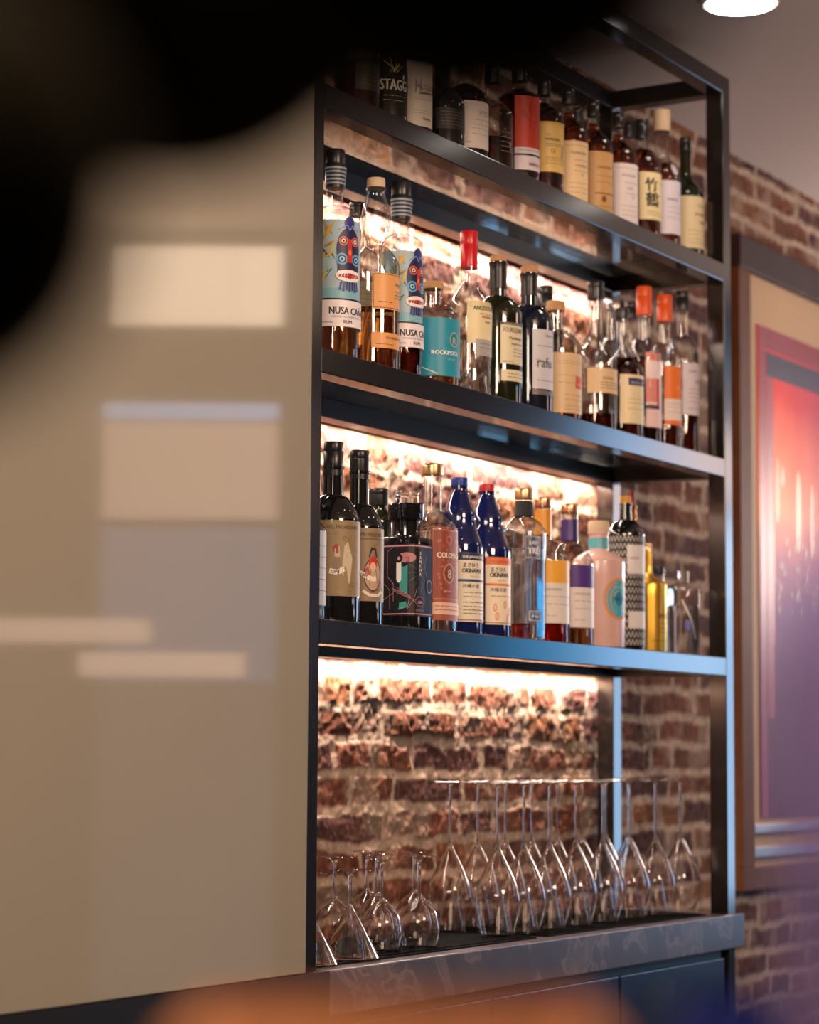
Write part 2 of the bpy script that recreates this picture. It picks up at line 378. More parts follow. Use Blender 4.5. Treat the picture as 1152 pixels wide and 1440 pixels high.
def art_four(s):
    s.rect(0, 1, .93, 1, '#4a453c'); s.text('SINGLE BLENDED RUM', .08, .945, .0028, '#e8dcc0'); s.text('FOURSQUARE', .06, .76, .0098, '#4a4236', sx=.62); s.text('Patrimonio', .2, .58, .0072, '#3a342c', sx=.8)
    s.text('Single Blended', .25, .46, .0042, '#4a4236'); s.lines(.3, .9, [.36, .28, .2], '#7a7060'); s.lines(.05, .3, [.06], '#7a7060')
def art_small(s): s.lines(.15, .85, [.65, .35], '#6a6050')
def art_ratu(s):
    s.text('LIBERATION', .3, .88, .0045, '#50505a'); s.lines(.1, .8, [.72], '#6a6a72'); s.text('rafu', .1, .36, .022, '#3e3c44', sx=.85); s.line([(.05, .5), (.9, .33)], .0008, '#4a4a52'); s.lines(.1, .9, [.14], '#6a6a72'); s.rect(0, 1, -.1, -.02, '#6b625f')
def art_cream(s):
    s.lines(.1, .9, [.86, .82, .62, .5], '#b09468'); s.rect(.42, .82, .42, .62, '#c9553a'); s.text('RUM', .47, .46, .006, '#f0c8a0'); s.lines(.2, .9, [.3, .22, .12, .06], '#b09468')
def art_plain_text(tx, c='#6a5038', h=.005, extra=()):
    def f(s):
        s.text(tx, .35, .55, h, c, sx=.8); s.lines(.3, .85, [.42, .32, .2], c)
        for e in extra: getattr(s, e[0])(*e[1:])
    return f
def art_navyblock(s): s.rect(.22, .95, .78, .93, '#2a2c58'); s.text('NEGRITA', .3, .81, .0055, '#e8dcc8', sx=.7); s.lines(.2, .9, [.5, .42, .3], '#a89878')
def art_redstripe(s): s.rect(0, .45, .33, 1, '#e08a80'); s.rect(.45, .58, .28, 1, '#b83228'); s.rect(0, .6, .24, .29, '#3a2a3a'); s.rect(0, 1, 0, .24, '#e8c8c4'); s.text('RHUM', .1, .27, .007, '#a33030', vertical=False); s.text('AGRICOLE', .14, .85, .006, '#fbeae2', vertical=True)
def art_orangewhite(s): s.rect(0, 1, .44, 1, '#e87420'); s.rect(0, 1, .0, .08, '#e87420'); s.lines(.1, .9, [.36, .3, .22], '#a89890'); s.text('XO', .4, .6, .010, '#f0a868')
def art_white(s): s.text('CLAIRIN', .2, .82, .006, '#5a5058', sx=.8); s.text('rhum', .45, .62, .009, '#5a5058'); s.lines(.2, .85, [.5, .42, .34, .25, .12], '#8a8088')
def art_delp(s):
    random.seed(5)
    s.hold = True
    for k in range(46):
        a, b = random.random(), random.uniform(.04, .82); pts = [(a+.035*math.cos(q)*(1-q/9), b+.03*math.sin(q)*(1-q/9)) for q in (0, 1, 2, 3, 4, 5)]; s.line(pts, .0005, '#5e4a34')
    s.hold = False
    s.rect(0, 1, .84, .86, '#6b5638'); s.text('DEL PROFESSORE', .5, .885, .0068, '#4e4030', sx=.85, align='c')
    s.ell(.57, .36, .0185, .030, '#4a3030'); s.ell(.57, .36, .0165, .027, '#b89c80')
    s.ell(.57, .52, .009, .012, '#c03028'); s.ell(.57, .47, .006, .008, '#d8b898'); s.poly([(.50, .60), (.64, .60), (.62, .72), (.54, .74)], '#3a2e34'); s.poly([(.50, .15), (.66, .15), (.62, .44), (.53, .44)], '#8f6e58'); s.poly([(.45, .44), (.5, .46), (.53, .3), (.47, .28)], '#b3242a')
    s.line([(.36, .40), (.46, .34), (.55, .30), (.62, .31)], .0085, '#e8dccb'); s.text('GIN', .385, .335, .0055, '#2e2830', bold=.008); s.line([(.42, .14), (.52, .08), (.66, .08), (.74, .14)], .0055, '#e0d2bd')
def art_delp2(s):
    random.seed(9)
    s.hold = True
    for k in range(46):
        a, b = random.random(), random.uniform(.04, .82); pts = [(a+.035*math.cos(q)*(1-q/9), b+.03*math.sin(q)*(1-q/9)) for q in (0, 1, 2, 3, 4, 5)]; s.line(pts, .0005, '#5e4a34')
    s.hold = False
    s.text('DEL PROFESSORE', .5, .885, .0068, '#4e4030', sx=.85, align='c')
    s.ell(.40, .62, .006, .008, '#a03028'); s.poly([(.38, .5), (.45, .52), (.44, .66), (.38, .62)], '#b8a890'); s.poly([(.47, .30), (.58, .16), (.62, .5), (.55, .72), (.50, .66)], '#c5b49a'); s.poly([(.36, .30), (.44, .28), (.45, .5), (.38, .52)], '#8a7058')
    s.line([(.32, .33), (.42, .31), (.5, .36)], .009, '#eee4d6'); s.text('GIN', .34, .30, .0058, '#2e2830', bold=.008)
def art_sane(s):
    P = '#c98a90'; T = '#3f8f88'
    s.rect(0, 1, .965, .985, P); s.rect(0, 1, .02, .035, P)
    s.rect(.30, .42, .30, .74, T); s.ell(.36, .78, .010, .013, '#161616'); s.ell(.40, .81, .016, .0095, '#b8787a'); s.rect(.25, .33, .5, .8, '#e9e2dc'); s.ell(.29, .5, .0042, .005, '#e9e2dc'); s.ell(.29, .8, .0075, .0085, '#161616'); s.ell(.29, .8, .0028, .0034, '#c98a90')
    for k in range(14):
        q = math.radians(-80+k*26); s.line([(.60+.05*math.cos(q), .60+.08*math.sin(q)), (.60+.17*math.cos(q), .60+.26*math.sin(q))], .0005, T)
    s.rect(.565, .655, .40, .93, '#171317'); s.text('SANEHA', .61, .85, .0062, '#e8c8c0', align='c', vertical=True, bold=.008)
    for pts in ([(.1, .9), (.22, .98)], [(.1, .9), (.1, .55), (.2, .45), (.2, .2)], [(.0, .5), (.14, .36), (.14, .1)], [(.2, .35), (.5, .22)], [(.5, .22), (.55, .4)], [(.42, .1), (.5, .22)], [(.0, .2), (.2, .32)], [(.8, .9), (.72, .7), (.8, .5), (.9, .4)], [(.25, .4), (.45, .28), (.42, .12), (.28, .1)]): s.line(pts, .0006, P)
    s.line([(.18, .38), (.30, .34), (.46, .25)], .0035, '#8d5a60'); s.poly([(.30, .08), (.42, .12), (.40, .2), (.30, .18)], T)
    for rr in (.0125, .0115): s.poly([(.61+rr/s.W*math.cos(math.radians(q)), .20+rr/s.H*.8*math.sin(math.radians(q))) for q in range(0, 360, 60)], P if rr > .012 else '#171317')
    s.text('GIN', .61, .17, .0052, '#d8a8a8', align='c', bold=.008); s.text('DISTILLED', .61, .065, .0032, P, align='c')
    s.ell(.86, .42, .010, .013, '#8a7a86'); s.ell(.86, .42, .007, .010, '#171317')
def art_colo(s):
    s.rect(.04, .96, .22, .97, '#b46a4e'); s.rect(.07, .93, .235, .955, '#8f4434')
    s.ell(.5, .86, .009, .008, '#b46a4e'); s.ell(.5, .86, .006, .0055, '#9b2a2a')
    for k in range(26): 
        q = k*.9; s.ell(.5+.33*math.cos(q*1.7), .58+.28*math.sin(q*1.1), .0022, .0024, '#b46a4e')
    s.ell(.5, .50, .0155, .019, '#c58a5e'); s.ell(.5, .50, .0125, .016, '#7a3a2a'); s.text('8', .5, .45, .017, '#e8c8a0', align='c'); s.text('COLOMBO', .14, .665, .0105, '#f1dcc8', sx=.78, bold=.008); s.text('BATCH NO 7', .5, .3, .0035, '#f0d8c0', align='c')
    s.rect(.0, 1, .06, .19, '#e3b59a'); s.lines(.1, .9, [.15, .11], '#8a4a38')
def art_oki(blk, a2):
    def f(s):
        s.rect(0, 1, .885, 1, blk); s.text('THE JAPANESE CRAFT', .08, .915, .0048, '#efe4d0' if blk != '#e07a48' else '#c8553a', bold=.008)
        s.text('まさひろ', .1, .785, .0072, '#222230', sx=.9, bold=.008); s.text('OKINAWA', .08, .70, .0092, '#222230', sx=.72, bold=.008); s.text('R E C I P E', .24, .64, .003, '#6a5a48')
        s.rect(0, 1, .575, .61, a2); s.text('沖縄の酒', .08, .49, .0062, '#3a3434', sx=1.1)
        if a2 == '#e07a48':
            for q, (a, b) in enumerate([(.18, .25), (.4, .3), (.22, .12), (.55, .2), (.7, .3), (.48, .1), (.75, .12)]): s.ell(a, b, .0045, .008, '#e09470'); s.ell(a, b, .0028, .0055, '#ecc0a0')
            s.lines(.1, .9, [.42], '#8a7a68')
        else: s.lines(.1, .9, [.42, .36, .28, .22, .17, .12], '#8a7a68'); 
        s.rect(0, 1, .02, .035, '#a88a68')
    return f
def art_lady(s): s.rect(.03, .97, .03, .97, '#b8b8c0'); s.rect(.05, .95, .06, .94, '#50525c'); s.text('LADY', .2, .62, .0068, '#f2f0ee', sx=.85, bold=.008); s.text('TRIỆU', .12, .22, .0125, '#f2f0ee', sx=.75, bold=.008)
def art_lady2(s): s.rect(.04, .96, .06, .94, '#c8c8d0'); s.rect(.07, .93, .12, .88, '#2c3c60'); s.text('ĐÀLẠT', .2, .35, .005, '#e8e4e0', bold=.008); s.lines(.2, .8, [.75], '#b8b8c0')
def art_2tone(c, t2=None):
    def f(s):
        s.rect(0, 1, .64, 1, c)
        if t2: s.text('GIN', .62, .84, .006, '#e8dcc8'); s.text('TREE', .56, .69, .0085, '#8f6fae')
        s.text('PINK MOUNTAIN', .08, .52, .004, '#8a8078', sx=.9); s.lines(.08, .6, [.42, .3], '#a39a90'); s.lines(.08, .3, [.12], '#a39a90')
    return f
def art_circle(s): s.ell(.5, .5, .0420, .0450, '#d98a3a'); s.ell(.5, .5, .0370, .0400, '#2aa3bc'); s.ell(.5, .5, .0125, .0150, '#157a94'); s.text('GIN ROSA', .5, .70, .0055, '#d8c070', align='c'); s.text('MALFY', .5, .46, .0085, '#0f4a66', align='c', bold=.008)
def art_zig(s):
    n = 15; rows = 15; s.hold = True
    for j in range(rows):
        q = (j+.5)/rows
        for i in range(n): s.line([(i/n, q-.026), ((i+.5)/n, q+.026), ((i+1)/n, q-.026)], .0013, '#cfc8c0')
    s.hold = False
    s.rect(.54, 1, .65, .91, '#d9d3cf'); s.text('WHITE', .58, .78, .0055, '#4a4444'); s.rect(.56, 1, .16, .31, '#d9d3cf')
def art_gold(s): s.text('AMUERTE', .3, .55, .012, '#7a4a10', sx=.6); s.lines(.3, .9, [.45, .35, .27], '#8a5a18'); s.lines(.1, .9, [.1], '#6a4010')
def art_stag(s): s.text('STAGG', .14, .45, .021, '#cfc6b4', sx=.62, bold=.008); s.lines(.2, .7, [.3, .18], '#8f866e'); s.line([(.2, 1.2), (.45, .95), (.55, 1.15)], .0025, '#b8a878'); s.line([(.3, 1.4), (.42, .9)], .002, '#b8a878'); s.line([(.5, 1.35), (.43, .9)], .002, '#b8a878'); s.line([(.62, 1.1), (.47, .9)], .0015, '#b8a878')
def art_script(s): s.line([(.06, .04), (.06, .96), (.96, .96)], .0008, '#9a8f80'); s.text('Russell', .22, .56, .016, '#8a8078', sx=.8); s.text('H', .2, .5, .028, '#8a8078', sx=.55); s.line([(.3, .5), (.9, .54)], .003, '#5a5450'); s.poly([(.42, .3), (.92, .28), (.92, .34), (.5, .36)], '#4a4644'); s.lines(.15, .9, [.42, .24, .2], '#a89e90'); s.rect(.4, .66, .1, .13, '#7a6a60')
def art_white2(s): s.text('WEST', .45, .70, .011, '#8f8a88', sx=.9); s.lines(.3, .8, [.6, .5, .42, .3], '#aaa49c'); s.lines(.1, .3, [.12], '#8a8078')
def art_red(s):
    s.rect(0, 1, .30, 1, '#b8341c'); random.seed(3)
    for k in range(16): a = random.uniform(.2, .8); b = random.uniform(.4, .9); s.line([(a, b), (a+random.uniform(-.12, .12), b-.08), (a+.05, b-.12)], .0012, '#6e1c10')
    s.rect(0, 1, .19, .215, '#17130f'); s.lines(.1, .9, [.26], '#8a7a70'); s.text('ABERLOUR', .3, .06, .0065, '#7a2018', sx=.8)
def art_yama(s): s.text('THE', .2, .72, .0042, '#5a4a28'); s.text('YAMAZAKI', .18, .62, .0062, '#4a3c22', sx=.82, bold=.008); s.lines(.2, .9, [.56, .52], '#7a6a40'); s.text('12', .34, .38, .0085, '#4a3c22'); s.lines(.2, .85, [.28, .23, .17], '#8a7a48'); s.rect(0, 1, .96, 1, '#c9a24a'); s.line([(.66, .3), (.7, .45), (.68, .5)], .003, '#2e2a20')
def art_balv(t2):
    def f(s): s.text('THE BALVENIE', .2, .78, .0055, '#6a5a44', sx=.8); s.text(t2, .34, .57, .0048, '#7a5a40'); s.lines(.3, .8, [.68, .5], '#a08a68'); s.text('12', .5, .42, .006, '#7a5a40'); s.lines(.2, .8, [.3, .22, .14], '#b09a78'); s.lines(.1, .9, [.92], '#b89a6a')
    return f
def art_balv2(s): s.text('THE BALVENIE', .2, .72, .0055, '#6a5030', sx=.8); s.lines(.2, .9, [.6, .5], '#8a6a40'); s.rect(.15, .9, .30, .32, '#6a4a28'); s.ell(.4, .22, .006, .007, '#7a4a28'); s.lines(.2, .8, [.1], '#8a6a40')
def art_kanji(s): s.text('竹', .16, .62, .024, '#1a1a16', bold=.008); s.text('鶴', .18, .30, .026, '#1a1a16', bold=.008); s.rect(.6, .66, .5, .53, '#b03028'); s.lines(.2, .9, [.16, .1], '#6a5c40'); s.lines(.65, .95, [.8, .75], '#8a7a58')
def art_port(s): s.text('PORTER', .2, .62, .006, '#5c5058', bold=.008); s.line([(.6, .72), (.72, .9), (.78, .72)], .0012, '#5c5058'); s.lines(.2, .9, [.5, .4, .3], '#a89ca0')
def art_wine(s): s.text('THE', .45, .78, .009, '#6a5c44'); s.text('WHISKY', .35, .62, .008, '#5a4c38', sx=.8); s.text('club', .5, .48, .010, '#5a4c38'); s.lines(.2, .9, [.34, .26, .18, .1], '#9a8a68')
def art_faint(c='#9a8e80'):
    return lambda s: s.lines(.15, .9, [.8, .65, .5, .35, .2], c)
def art_diag(s): s.line([(.15, .95), (.9, .1)], .003, '#d8ccc8'); s.lines(.3, .8, [.5, .4], '#a0989c'); s.ell(.4, .4, .006, .012, '#5b5fa8')

m_hexblack = paper('#14141c')
# ------------------------------------------------------------------ lowest bottle shelf, from the left
bottle(3, 426, 33, 690, .075, 'clear bottle with pale blue label mostly hidden behind the left post, lowest shelf', cap=(13, 712), neck=(10, 725), shoulder=745, liquid=(m_spirit, 760), prints=[(440, 120, 745, 850, '#b9c0cc', art_faint())])
bottle(3, 468, 39, 620, .078, 'leftmost black gin bottle with brown parchment label and two small figures, lowest shelf', cap=(14, 655), neck=(14, 695), shoulder=735, mat=m_blackglass, prints=[(434, 170, 731, 838, '#8f7a55', art_delp2)], bands=[(660, 668, m_blackcap, .0012)])
bottle(3, 505, 35, 632, .080, 'black gin bottle with brown parchment label of a soldier in a red coat', cap=(14, 662), neck=(13.5, 708), shoulder=745, mat=m_blackglass, prints=[(474, 170, 742, 845, '#8d7658', art_delp)], bands=[(666, 673, m_blackcap, .0012)])
bottle(3, 571, 34, 707, .085, 'squat black gin jar with flat black stopper and pink and teal toucan print', cap=(26, 728), neck=(20, 752), shoulder=757, mat=m_blackglass, sq=.35, bulge='soft', cap_mat=m_blackglass, cap_name='stopper', prints=[(540, 165, 765, 866, '#171317', art_sane)])
bottle(3, 608, 34, 651, .075, 'clear gin bottle with gold cap and copper red filigree label', cap=(15, 665), neck=(13, 718), shoulder=745, liquid=(m_spirit, 735), cap_mat=m_goldcap, sq=.15, prints=[(606, 95, 740, 872, '#9d5440', art_colo)])
bottle(3, 646, 34, 671, .078, 'navy blue gin bottle with blue screw cap and cream label with navy band', cap=(12, 683), neck=(11.5, 690), shoulder=768, mat=m_blueglass, bulge='cone', cap_mat=pbr('blue_cap', rgb('#1c3c9a'), .3), prints=[(644, 130, 776, 874, '#e8dcc2', art_oki('#2b3350', '#24406e'))])
bottle(3, 684.5, 34, 680, .080, 'navy blue gin bottle with red screw cap and cream label with orange band', cap=(11.5, 691), neck=(11, 697), shoulder=774, mat=m_blueglass, bulge='cone', cap_mat=pbr('red_cap', rgb('#c23030'), .3), prints=[(683, 130, 783, 878, '#eeddc0', art_oki('#e07a48', '#e07a48'))])
bottle(3, 737, 29, 686, .078, 'clear square gin bottle with grey plaque label and black wound neck', cap=(13.5, 699), neck=(12, 726), shoulder=748, liquid=(m_spirit, 770), sq=.55, cap_mat=m_goldcap, prints=[(738, 62, 753, 786, '#50525c', art_lady), (742, 55, 858, 874, '#2c3c60', art_lady2)], bands=[(704, 725, pbr('wound_black_cord', (.03, .03, .03), .7, bump=1, nscale=800), .0015)])
bottle(3, 764, 37, 699, .080, 'clear gin bottle with copper cap, amber neck band and yellow and white label', cap=(12, 711), neck=(11.5, 758), shoulder=790, liquid=(m_redsp, 876), cap_mat=m_copper, prints=[(759, 140, 787, 876, '#ded4ca', art_2tone('#e8a636'))], bands=[(716, 752, pbr('amber_band', rgb('#d8922c'), .3))])
bottle(3, 801.5, 34, 708, .080, 'clear gin bottle with copper cap, purple neck band and purple and white label', cap=(12, 720), neck=(11.5, 764), shoulder=795, liquid=(m_gold, 882), cap_mat=m_copper, prints=[(802, 140, 794, 882, '#dcd2cb', art_2tone('#4a2b78', 1))], bands=[(730, 760, pbr('purple_band', rgb('#3a2466'), .3))])
bottle(3, 842, 37, 732, .080, 'frosted pink gin bottle with wooden stopper and round turquoise label rimmed in orange', cap=(15, 748), neck=(14, 774), shoulder=790, liquid=(m_redsp, 900), mat=pbr('frosted_pink_glass', rgb('#cfa79c'), .3, coat=.4), cap_mat=m_palecork, cap_name='cork_stopper', prints=[(838, 116, 805, 878, None, art_circle)], bands=[(756, 771, pbr('teal_band', rgb('#58a2ae'), .3))])
bottle(3, 860, 27, 735, .20, 'black zigzag patterned bottle standing behind the frosted pink bottle', cap=(8, 747), neck=(9, 757), shoulder=772, mat=m_blackglass, prints=[(836, 170, 772, 905, '#0d0c0d', art_zig)])
bottle(3, 889, 13, 690, .25, 'slim bottle with red tip and pale gold neck behind the black zigzag bottle', cap=(4.5, 712), neck=(6.5, 745), shoulder=775, mat=m_gold, cap_mat=pbr('red_tip', rgb('#b8503c'), .4))
bottle(3, 880, 27, 697, .080, 'black gin bottle with white zigzag pattern, white label and yellow stopper', cap=(7.5, 708), neck=(8.5, 730), shoulder=752, mat=m_blackglass, cap_mat=pbr('yellow_stopper', rgb('#c8921e'), .4), cap_name='stopper', prints=[(853, 175, 752, 908, '#0d0c0d', art_zig)])
bottle(3, 913, 25, 764, .080, 'gold foil bottle with thin neck, second from the right on the lowest shelf', cap=(4.5, 776), neck=(4.5, 806), shoulder=822, mat=m_goldbottle, cap_mat=m_goldcap, bulge='soft', prints=[(912, 110, 838, 908, None, art_gold)])
bottle(3, 961, 22, 802, .085, 'small clear square decanter bottle with diagonal mark, rightmost on the lowest shelf', cap=(8, 812), neck=(7, 818), shoulder=828, liquid=(m_spirit, 850), sq=.5, mat=m_clear, cap_mat=m_solid, cap_name='stopper', prints=[(955, 80, 840, 905, None, art_diag)])
bottle(3, 532, 20, 686, .22, 'dark capped bottle behind the black bottle with the soldier label', cap=(14, 708), neck=(12, 716), shoulder=735, mat=m_greenglass)
bottle(3, 572, 26, 690, .23, 'clear bottle with glass stopper behind the squat black jar', cap=(17, 708), neck=(14, 716), shoulder=735, liquid=(m_spirit, 750), cap_mat=m_solid, cap_name='stopper')
bottle(3, 927, 20, 797, .19, 'clear low bottle standing behind the gold foil bottle', cap=(8, 806), neck=(7, 818), shoulder=835, liquid=(m_spirit, 850), cap_mat=m_blackcap)

# ------------------------------------------------------------------ middle bottle shelf, from the left
bottle(2, 470, 36, 208, .078, 'leftmost rum bottle with carved mask label and pale amber spirit, middle shelf', cap=(14, 260), neck=(12.5, 288), shoulder=300, liquid=(m_gold, 330), prints=[(435, 215, 308, 459, '#e9dfe0', art_mask), (457, 175, 232, 259, '#14141c', art_hexband, 1)])
bottle(2, 502, 30, 283, .21, 'rum bottle with hexagon banded neck standing behind the two leftmost bottles', cap=(12, 300), neck=(11, 345), shoulder=358, liquid=(m_darkamber, 400), prints=[(480, 150, 395, 445, '#cfc4a4', art_faint())])
bottle(2, 528, 34, 248, .078, 'clear rum bottle with bulbous neck, pale cork and two orange labels', cap=(13, 262), neck=(13, 345), shoulder=372, liquid=(m_gold, 430), bulge='bulb', cap_mat=m_palecork, cap_name='cork_stopper', prints=[(524, 120, 383, 434, '#dfa05c', art_orange), (523, 120, 467, 489, '#dc9a58', art_orange2)])
bottle(2, 563.5, 31, 253, .080, 'second rum bottle with carved mask label, darker spirit, right of the bulb necked bottle', cap=(14, 305), neck=(12, 328), shoulder=340, liquid=(m_darkamber, 485), prints=[(536, 215, 352, 488, '#e9dfe0', art_mask), (550, 175, 277, 304, '#14141c', art_hexband, 1)])
bottle(2, 609, 38, 395, .080, 'short round gin bottle with wooden cap and teal label', cap=(15, 405), neck=(13, 427), shoulder=445, liquid=(m_gold, 520), cap_mat=m_cork, cap_name='cork_stopper', prints=[(573, 205, 446, 528, '#1c8ea6', art_rock)])
bottle(2, 659.5, 33, 323, .080, 'clear rum bottle with long red capsule and cream label', cap=(12.5, 374), neck=(11.5, 392), shoulder=432, liquid=(m_spirit, 470), bulge='soft', foot=1, cap_mat=pbr('red_capsule', rgb('#c4161c'), .28), prints=[(657, 110, 422, 482, '#e6d5a4', art_angos)])
bottle(2, 700.5, 34, 358, .080, 'dark green rum bottle with cork top and long cream label', cap=(12, 367), neck=(12, 415), shoulder=440, mat=m_greenglass, cap_mat=m_cork, cap_name='cork_stopper', bands=[(368, 405, m_blackcap, .0012)], prints=[(704, 110, 452, 511, '#ddd0ac', art_four), (705, 108, 519, 535, '#ddd0ac', art_small)])
bottle(2, 744, 34, 373, .080, 'dark blue black rum bottle with cork top and white label', cap=(12, 383), neck=(11.5, 428), shoulder=452, mat=pbr('blue_black_glass', (.006, .009, .02), .06, coat=.5, spec=.7), cap_mat=m_cork, cap_name='cork_stopper', bands=[(384, 415, m_blackcap, .0012)], prints=[(749, 112, 462, 546, '#cbc8cc', art_ratu)])
bottle(2, 766, 26, 401, .21, 'black capped bottle half hidden behind the dark bottle with the white label', cap=(12, 430), neck=(10, 440), shoulder=460, mat=m_greenglass)
bottle(2, 782, 36, 422, .080, 'round clear bottle with wooden stopper and large cream label with red crest', cap=(13, 436), neck=(11, 462), shoulder=488, liquid=(m_amber, 570), cap_mat=m_cork, cap_name='cork_stopper', prints=[(776, 140, 495, 580, '#d8b88c', art_cream)])
bottle(2, 838, 30, 394, .080, 'clear long necked bottle with black cap and plain cream label over dark rum', cap=(12, 418), neck=(10, 470), shoulder=505, liquid=(m_darkamber, 580), bulge='soft', prints=[(826, 120, 517, 552, '#d8b78a', art_plain_text('DESTILERIA'))])
bottle(2, 862, 25, 425, .16, 'clear bottle with tall clear neck behind the long necked bottles', cap=(10, 432), neck=(9, 475), shoulder=500, liquid=(m_spirit, 560), cap_mat=m_solid, cap_name='stopper')
bottle(2, 875, 30, 432, .080, 'dark rum bottle with cream label and navy name block', cap=(10, 446), neck=(9, 490), shoulder=520, liquid=(m_darkamber, 500), bulge='soft', prints=[(872, 105, 526, 595, '#e2cfa2', art_navyblock)])
bottle(2, 888, 24, 424, .20, 'bottle with small black cap behind the two orange capped bottles', cap=(9, 445), neck=(8, 480), shoulder=505, liquid=(m_darkamber, 520))
bottle(2, 906, 24, 402, .080, 'clear rum bottle with orange capsule and red striped white label', cap=(11, 441), neck=(9.5, 475), shoulder=500, liquid=(m_darkamber, 500), cap_mat=pbr('orange_capsule', rgb('#e2571c'), .35), prints=[(908, 95, 495, 600, '#ecd8d2', art_redstripe)])
bottle(2, 935, 23, 414, .080, 'clear rum bottle with orange capsule and orange and white block label', cap=(11, 450), neck=(9, 480), shoulder=503, liquid=(m_darkamber, 590), cap_mat=pbr('orange_capsule', rgb('#e2571c'), .35), prints=[(934, 105, 514, 597, '#e8d6ca', art_orangewhite)])
bottle(2, 960, 23, 408, .085, 'rightmost rum bottle on the middle shelf with black cap, dark seal and white label', cap=(9.5, 434), neck=(8.5, 470), shoulder=500, liquid=(m_darkamber, 580), prints=[(960, 105, 510, 583, '#d2c6cc', art_white), (973, 40, 490, 512, None, lambda s: s.ell(.5, .5, .009, .013, '#2a2420'))])

# ------------------------------------------------------------------ top bottle shelf, from the left
bottle(1, 502, 32, -40, .08, 'dark amber bottle farthest left on the top shelf, almost lost in the dark', cap=(13, -15), neck=(12, 35), shoulder=65, liquid=(m_darkamber, 80), prints=[(500, 100, 85, 125, '#2a2216', art_faint('#6a5a30'))])
bottle(1, 543, 31, 20, .08, 'dark whiskey bottle with glass stopper and pale antler lettering', cap=(17, 50), neck=(12, 70), shoulder=95, mat=m_greenglass, cap_mat=m_solid, cap_name='stopper', prints=[(526, 130, 95, 150, None, art_stag)])
bottle(1, 577, 31, 42, .08, 'whiskey bottle with large cream script label beside the antler bottle', cap=(12, 62), neck=(12, 80), shoulder=84, liquid=(m_amber, 72), mat=m_clear, prints=[(572, 110, 84, 176, '#d3c6b4', art_script), (556, 24, 92, 160, '#c8bba8', art_faint())])
bottle(1, 622, 32, 60, .08, 'dark bottle without a readable label between the two white labelled bottles', cap=(12, 90), neck=(11, 120), shoulder=145, mat=m_blackglass, prints=[(612, 100, 150, 180, '#1d1813', art_faint('#6a5c4c'))])
bottle(1, 655, 32, 75, .08, 'whisky bottle with plain white label, left of the red labelled bottle', cap=(11, 95), neck=(11, 118), shoulder=136, liquid=(m_darkamber, 110), prints=[(642, 130, 140, 207, '#dccfc2', art_white2)])
bottle(1, 692, 30, 90, .08, 'clear dark whisky bottle directly left of the red labelled bottle', cap=(11, 112), neck=(10, 140), shoulder=160, liquid=(m_darkamber, 190), prints=[(700, 70, 175, 220, None, art_faint('#8a7868'))])
bottle(1, 730, 29, 95, .08, 'whisky bottle with tall red and white label', cap=(11, 110), neck=(11, 126), shoulder=134, liquid=(m_darkamber, 118), prints=[(724, 130, 133, 238, '#d8cdd0', art_red)])
bottle(1, 765, 28, 112, .08, 'whisky bottle with golden cream label, second from the red labelled one', cap=(9.5, 130), neck=(9, 146), shoulder=163, liquid=(m_darkamber, 138), mat=m_clear, prints=[(756, 118, 170, 241, '#dcb768', art_yama)])
bottle(1, 799, 28, 124, .08, 'round shouldered whisky bottle with tall cream label', cap=(9, 143), neck=(8.5, 158), shoulder=188, bulge='soft', liquid=(m_amber, 152), prints=[(791, 115, 197, 282, '#e8c998', art_balv('DOUBLEWOOD'))])
bottle(1, 834, 28, 140, .08, 'round shouldered whisky bottle with tan label, between the cream and the white labels', cap=(9, 160), neck=(8.5, 176), shoulder=204, bulge='soft', liquid=(m_amber, 168), prints=[(828, 115, 212, 298, '#c99c64', art_balv2)])
bottle(1, 869, 28, 156, .08, 'round shouldered whisky bottle with tall white label', cap=(9, 176), neck=(8.5, 190), shoulder=220, bulge='soft', liquid=(m_amber, 184), prints=[(863, 115, 229, 314, '#e4d9d8', art_balv('CASK'))])
bottle(1, 903, 27, 167, .08, 'whisky bottle with black cap and cream label bearing two brushed characters', cap=(10, 192), neck=(9, 208), shoulder=232, liquid=(m_amber, 205), prints=[(899, 112, 241, 308, '#ead7a4', art_kanji)])
bottle(1, 931, 26, 153, .08, 'clear necked whisky bottle with pale wooden stopper and white label', cap=(12, 183), neck=(10, 215), shoulder=246, liquid=(m_amber, 226), bulge='soft', cap_mat=m_palecork, cap_name='cork_stopper', prints=[(928, 115, 253, 328, '#ddd3dc', art_port), (943, 40, 222, 250, None, lambda s: s.ell(.5, .5, .009, .014, '#cfc6cf'))])
bottle(1, 964, 26, 192, .085, 'black wine shaped bottle with cream label, rightmost on the top shelf', cap=(8, 212), neck=(8, 242), shoulder=275, mat=m_greenglass, bulge='soft', prints=[(957, 125, 275, 348, '#dfcda2', art_wine)])
for cx, yd, tp in ((812, .19, 150), (885, .20, 172), (608, .2, 60)):
    bottle(1, cx, 26, tp, yd, {812: 'bottle standing in the back row of the top shelf behind the tan labelled whisky', 885: 'bottle standing in the back row of the top shelf behind the brushed character label', 608: 'bottle in the back row of the top shelf behind the script labelled whiskey'}[cx], cap=(9, tp+18), neck=(8.5, tp+35), shoulder=tp+62, liquid=(m_amber, tp+70))
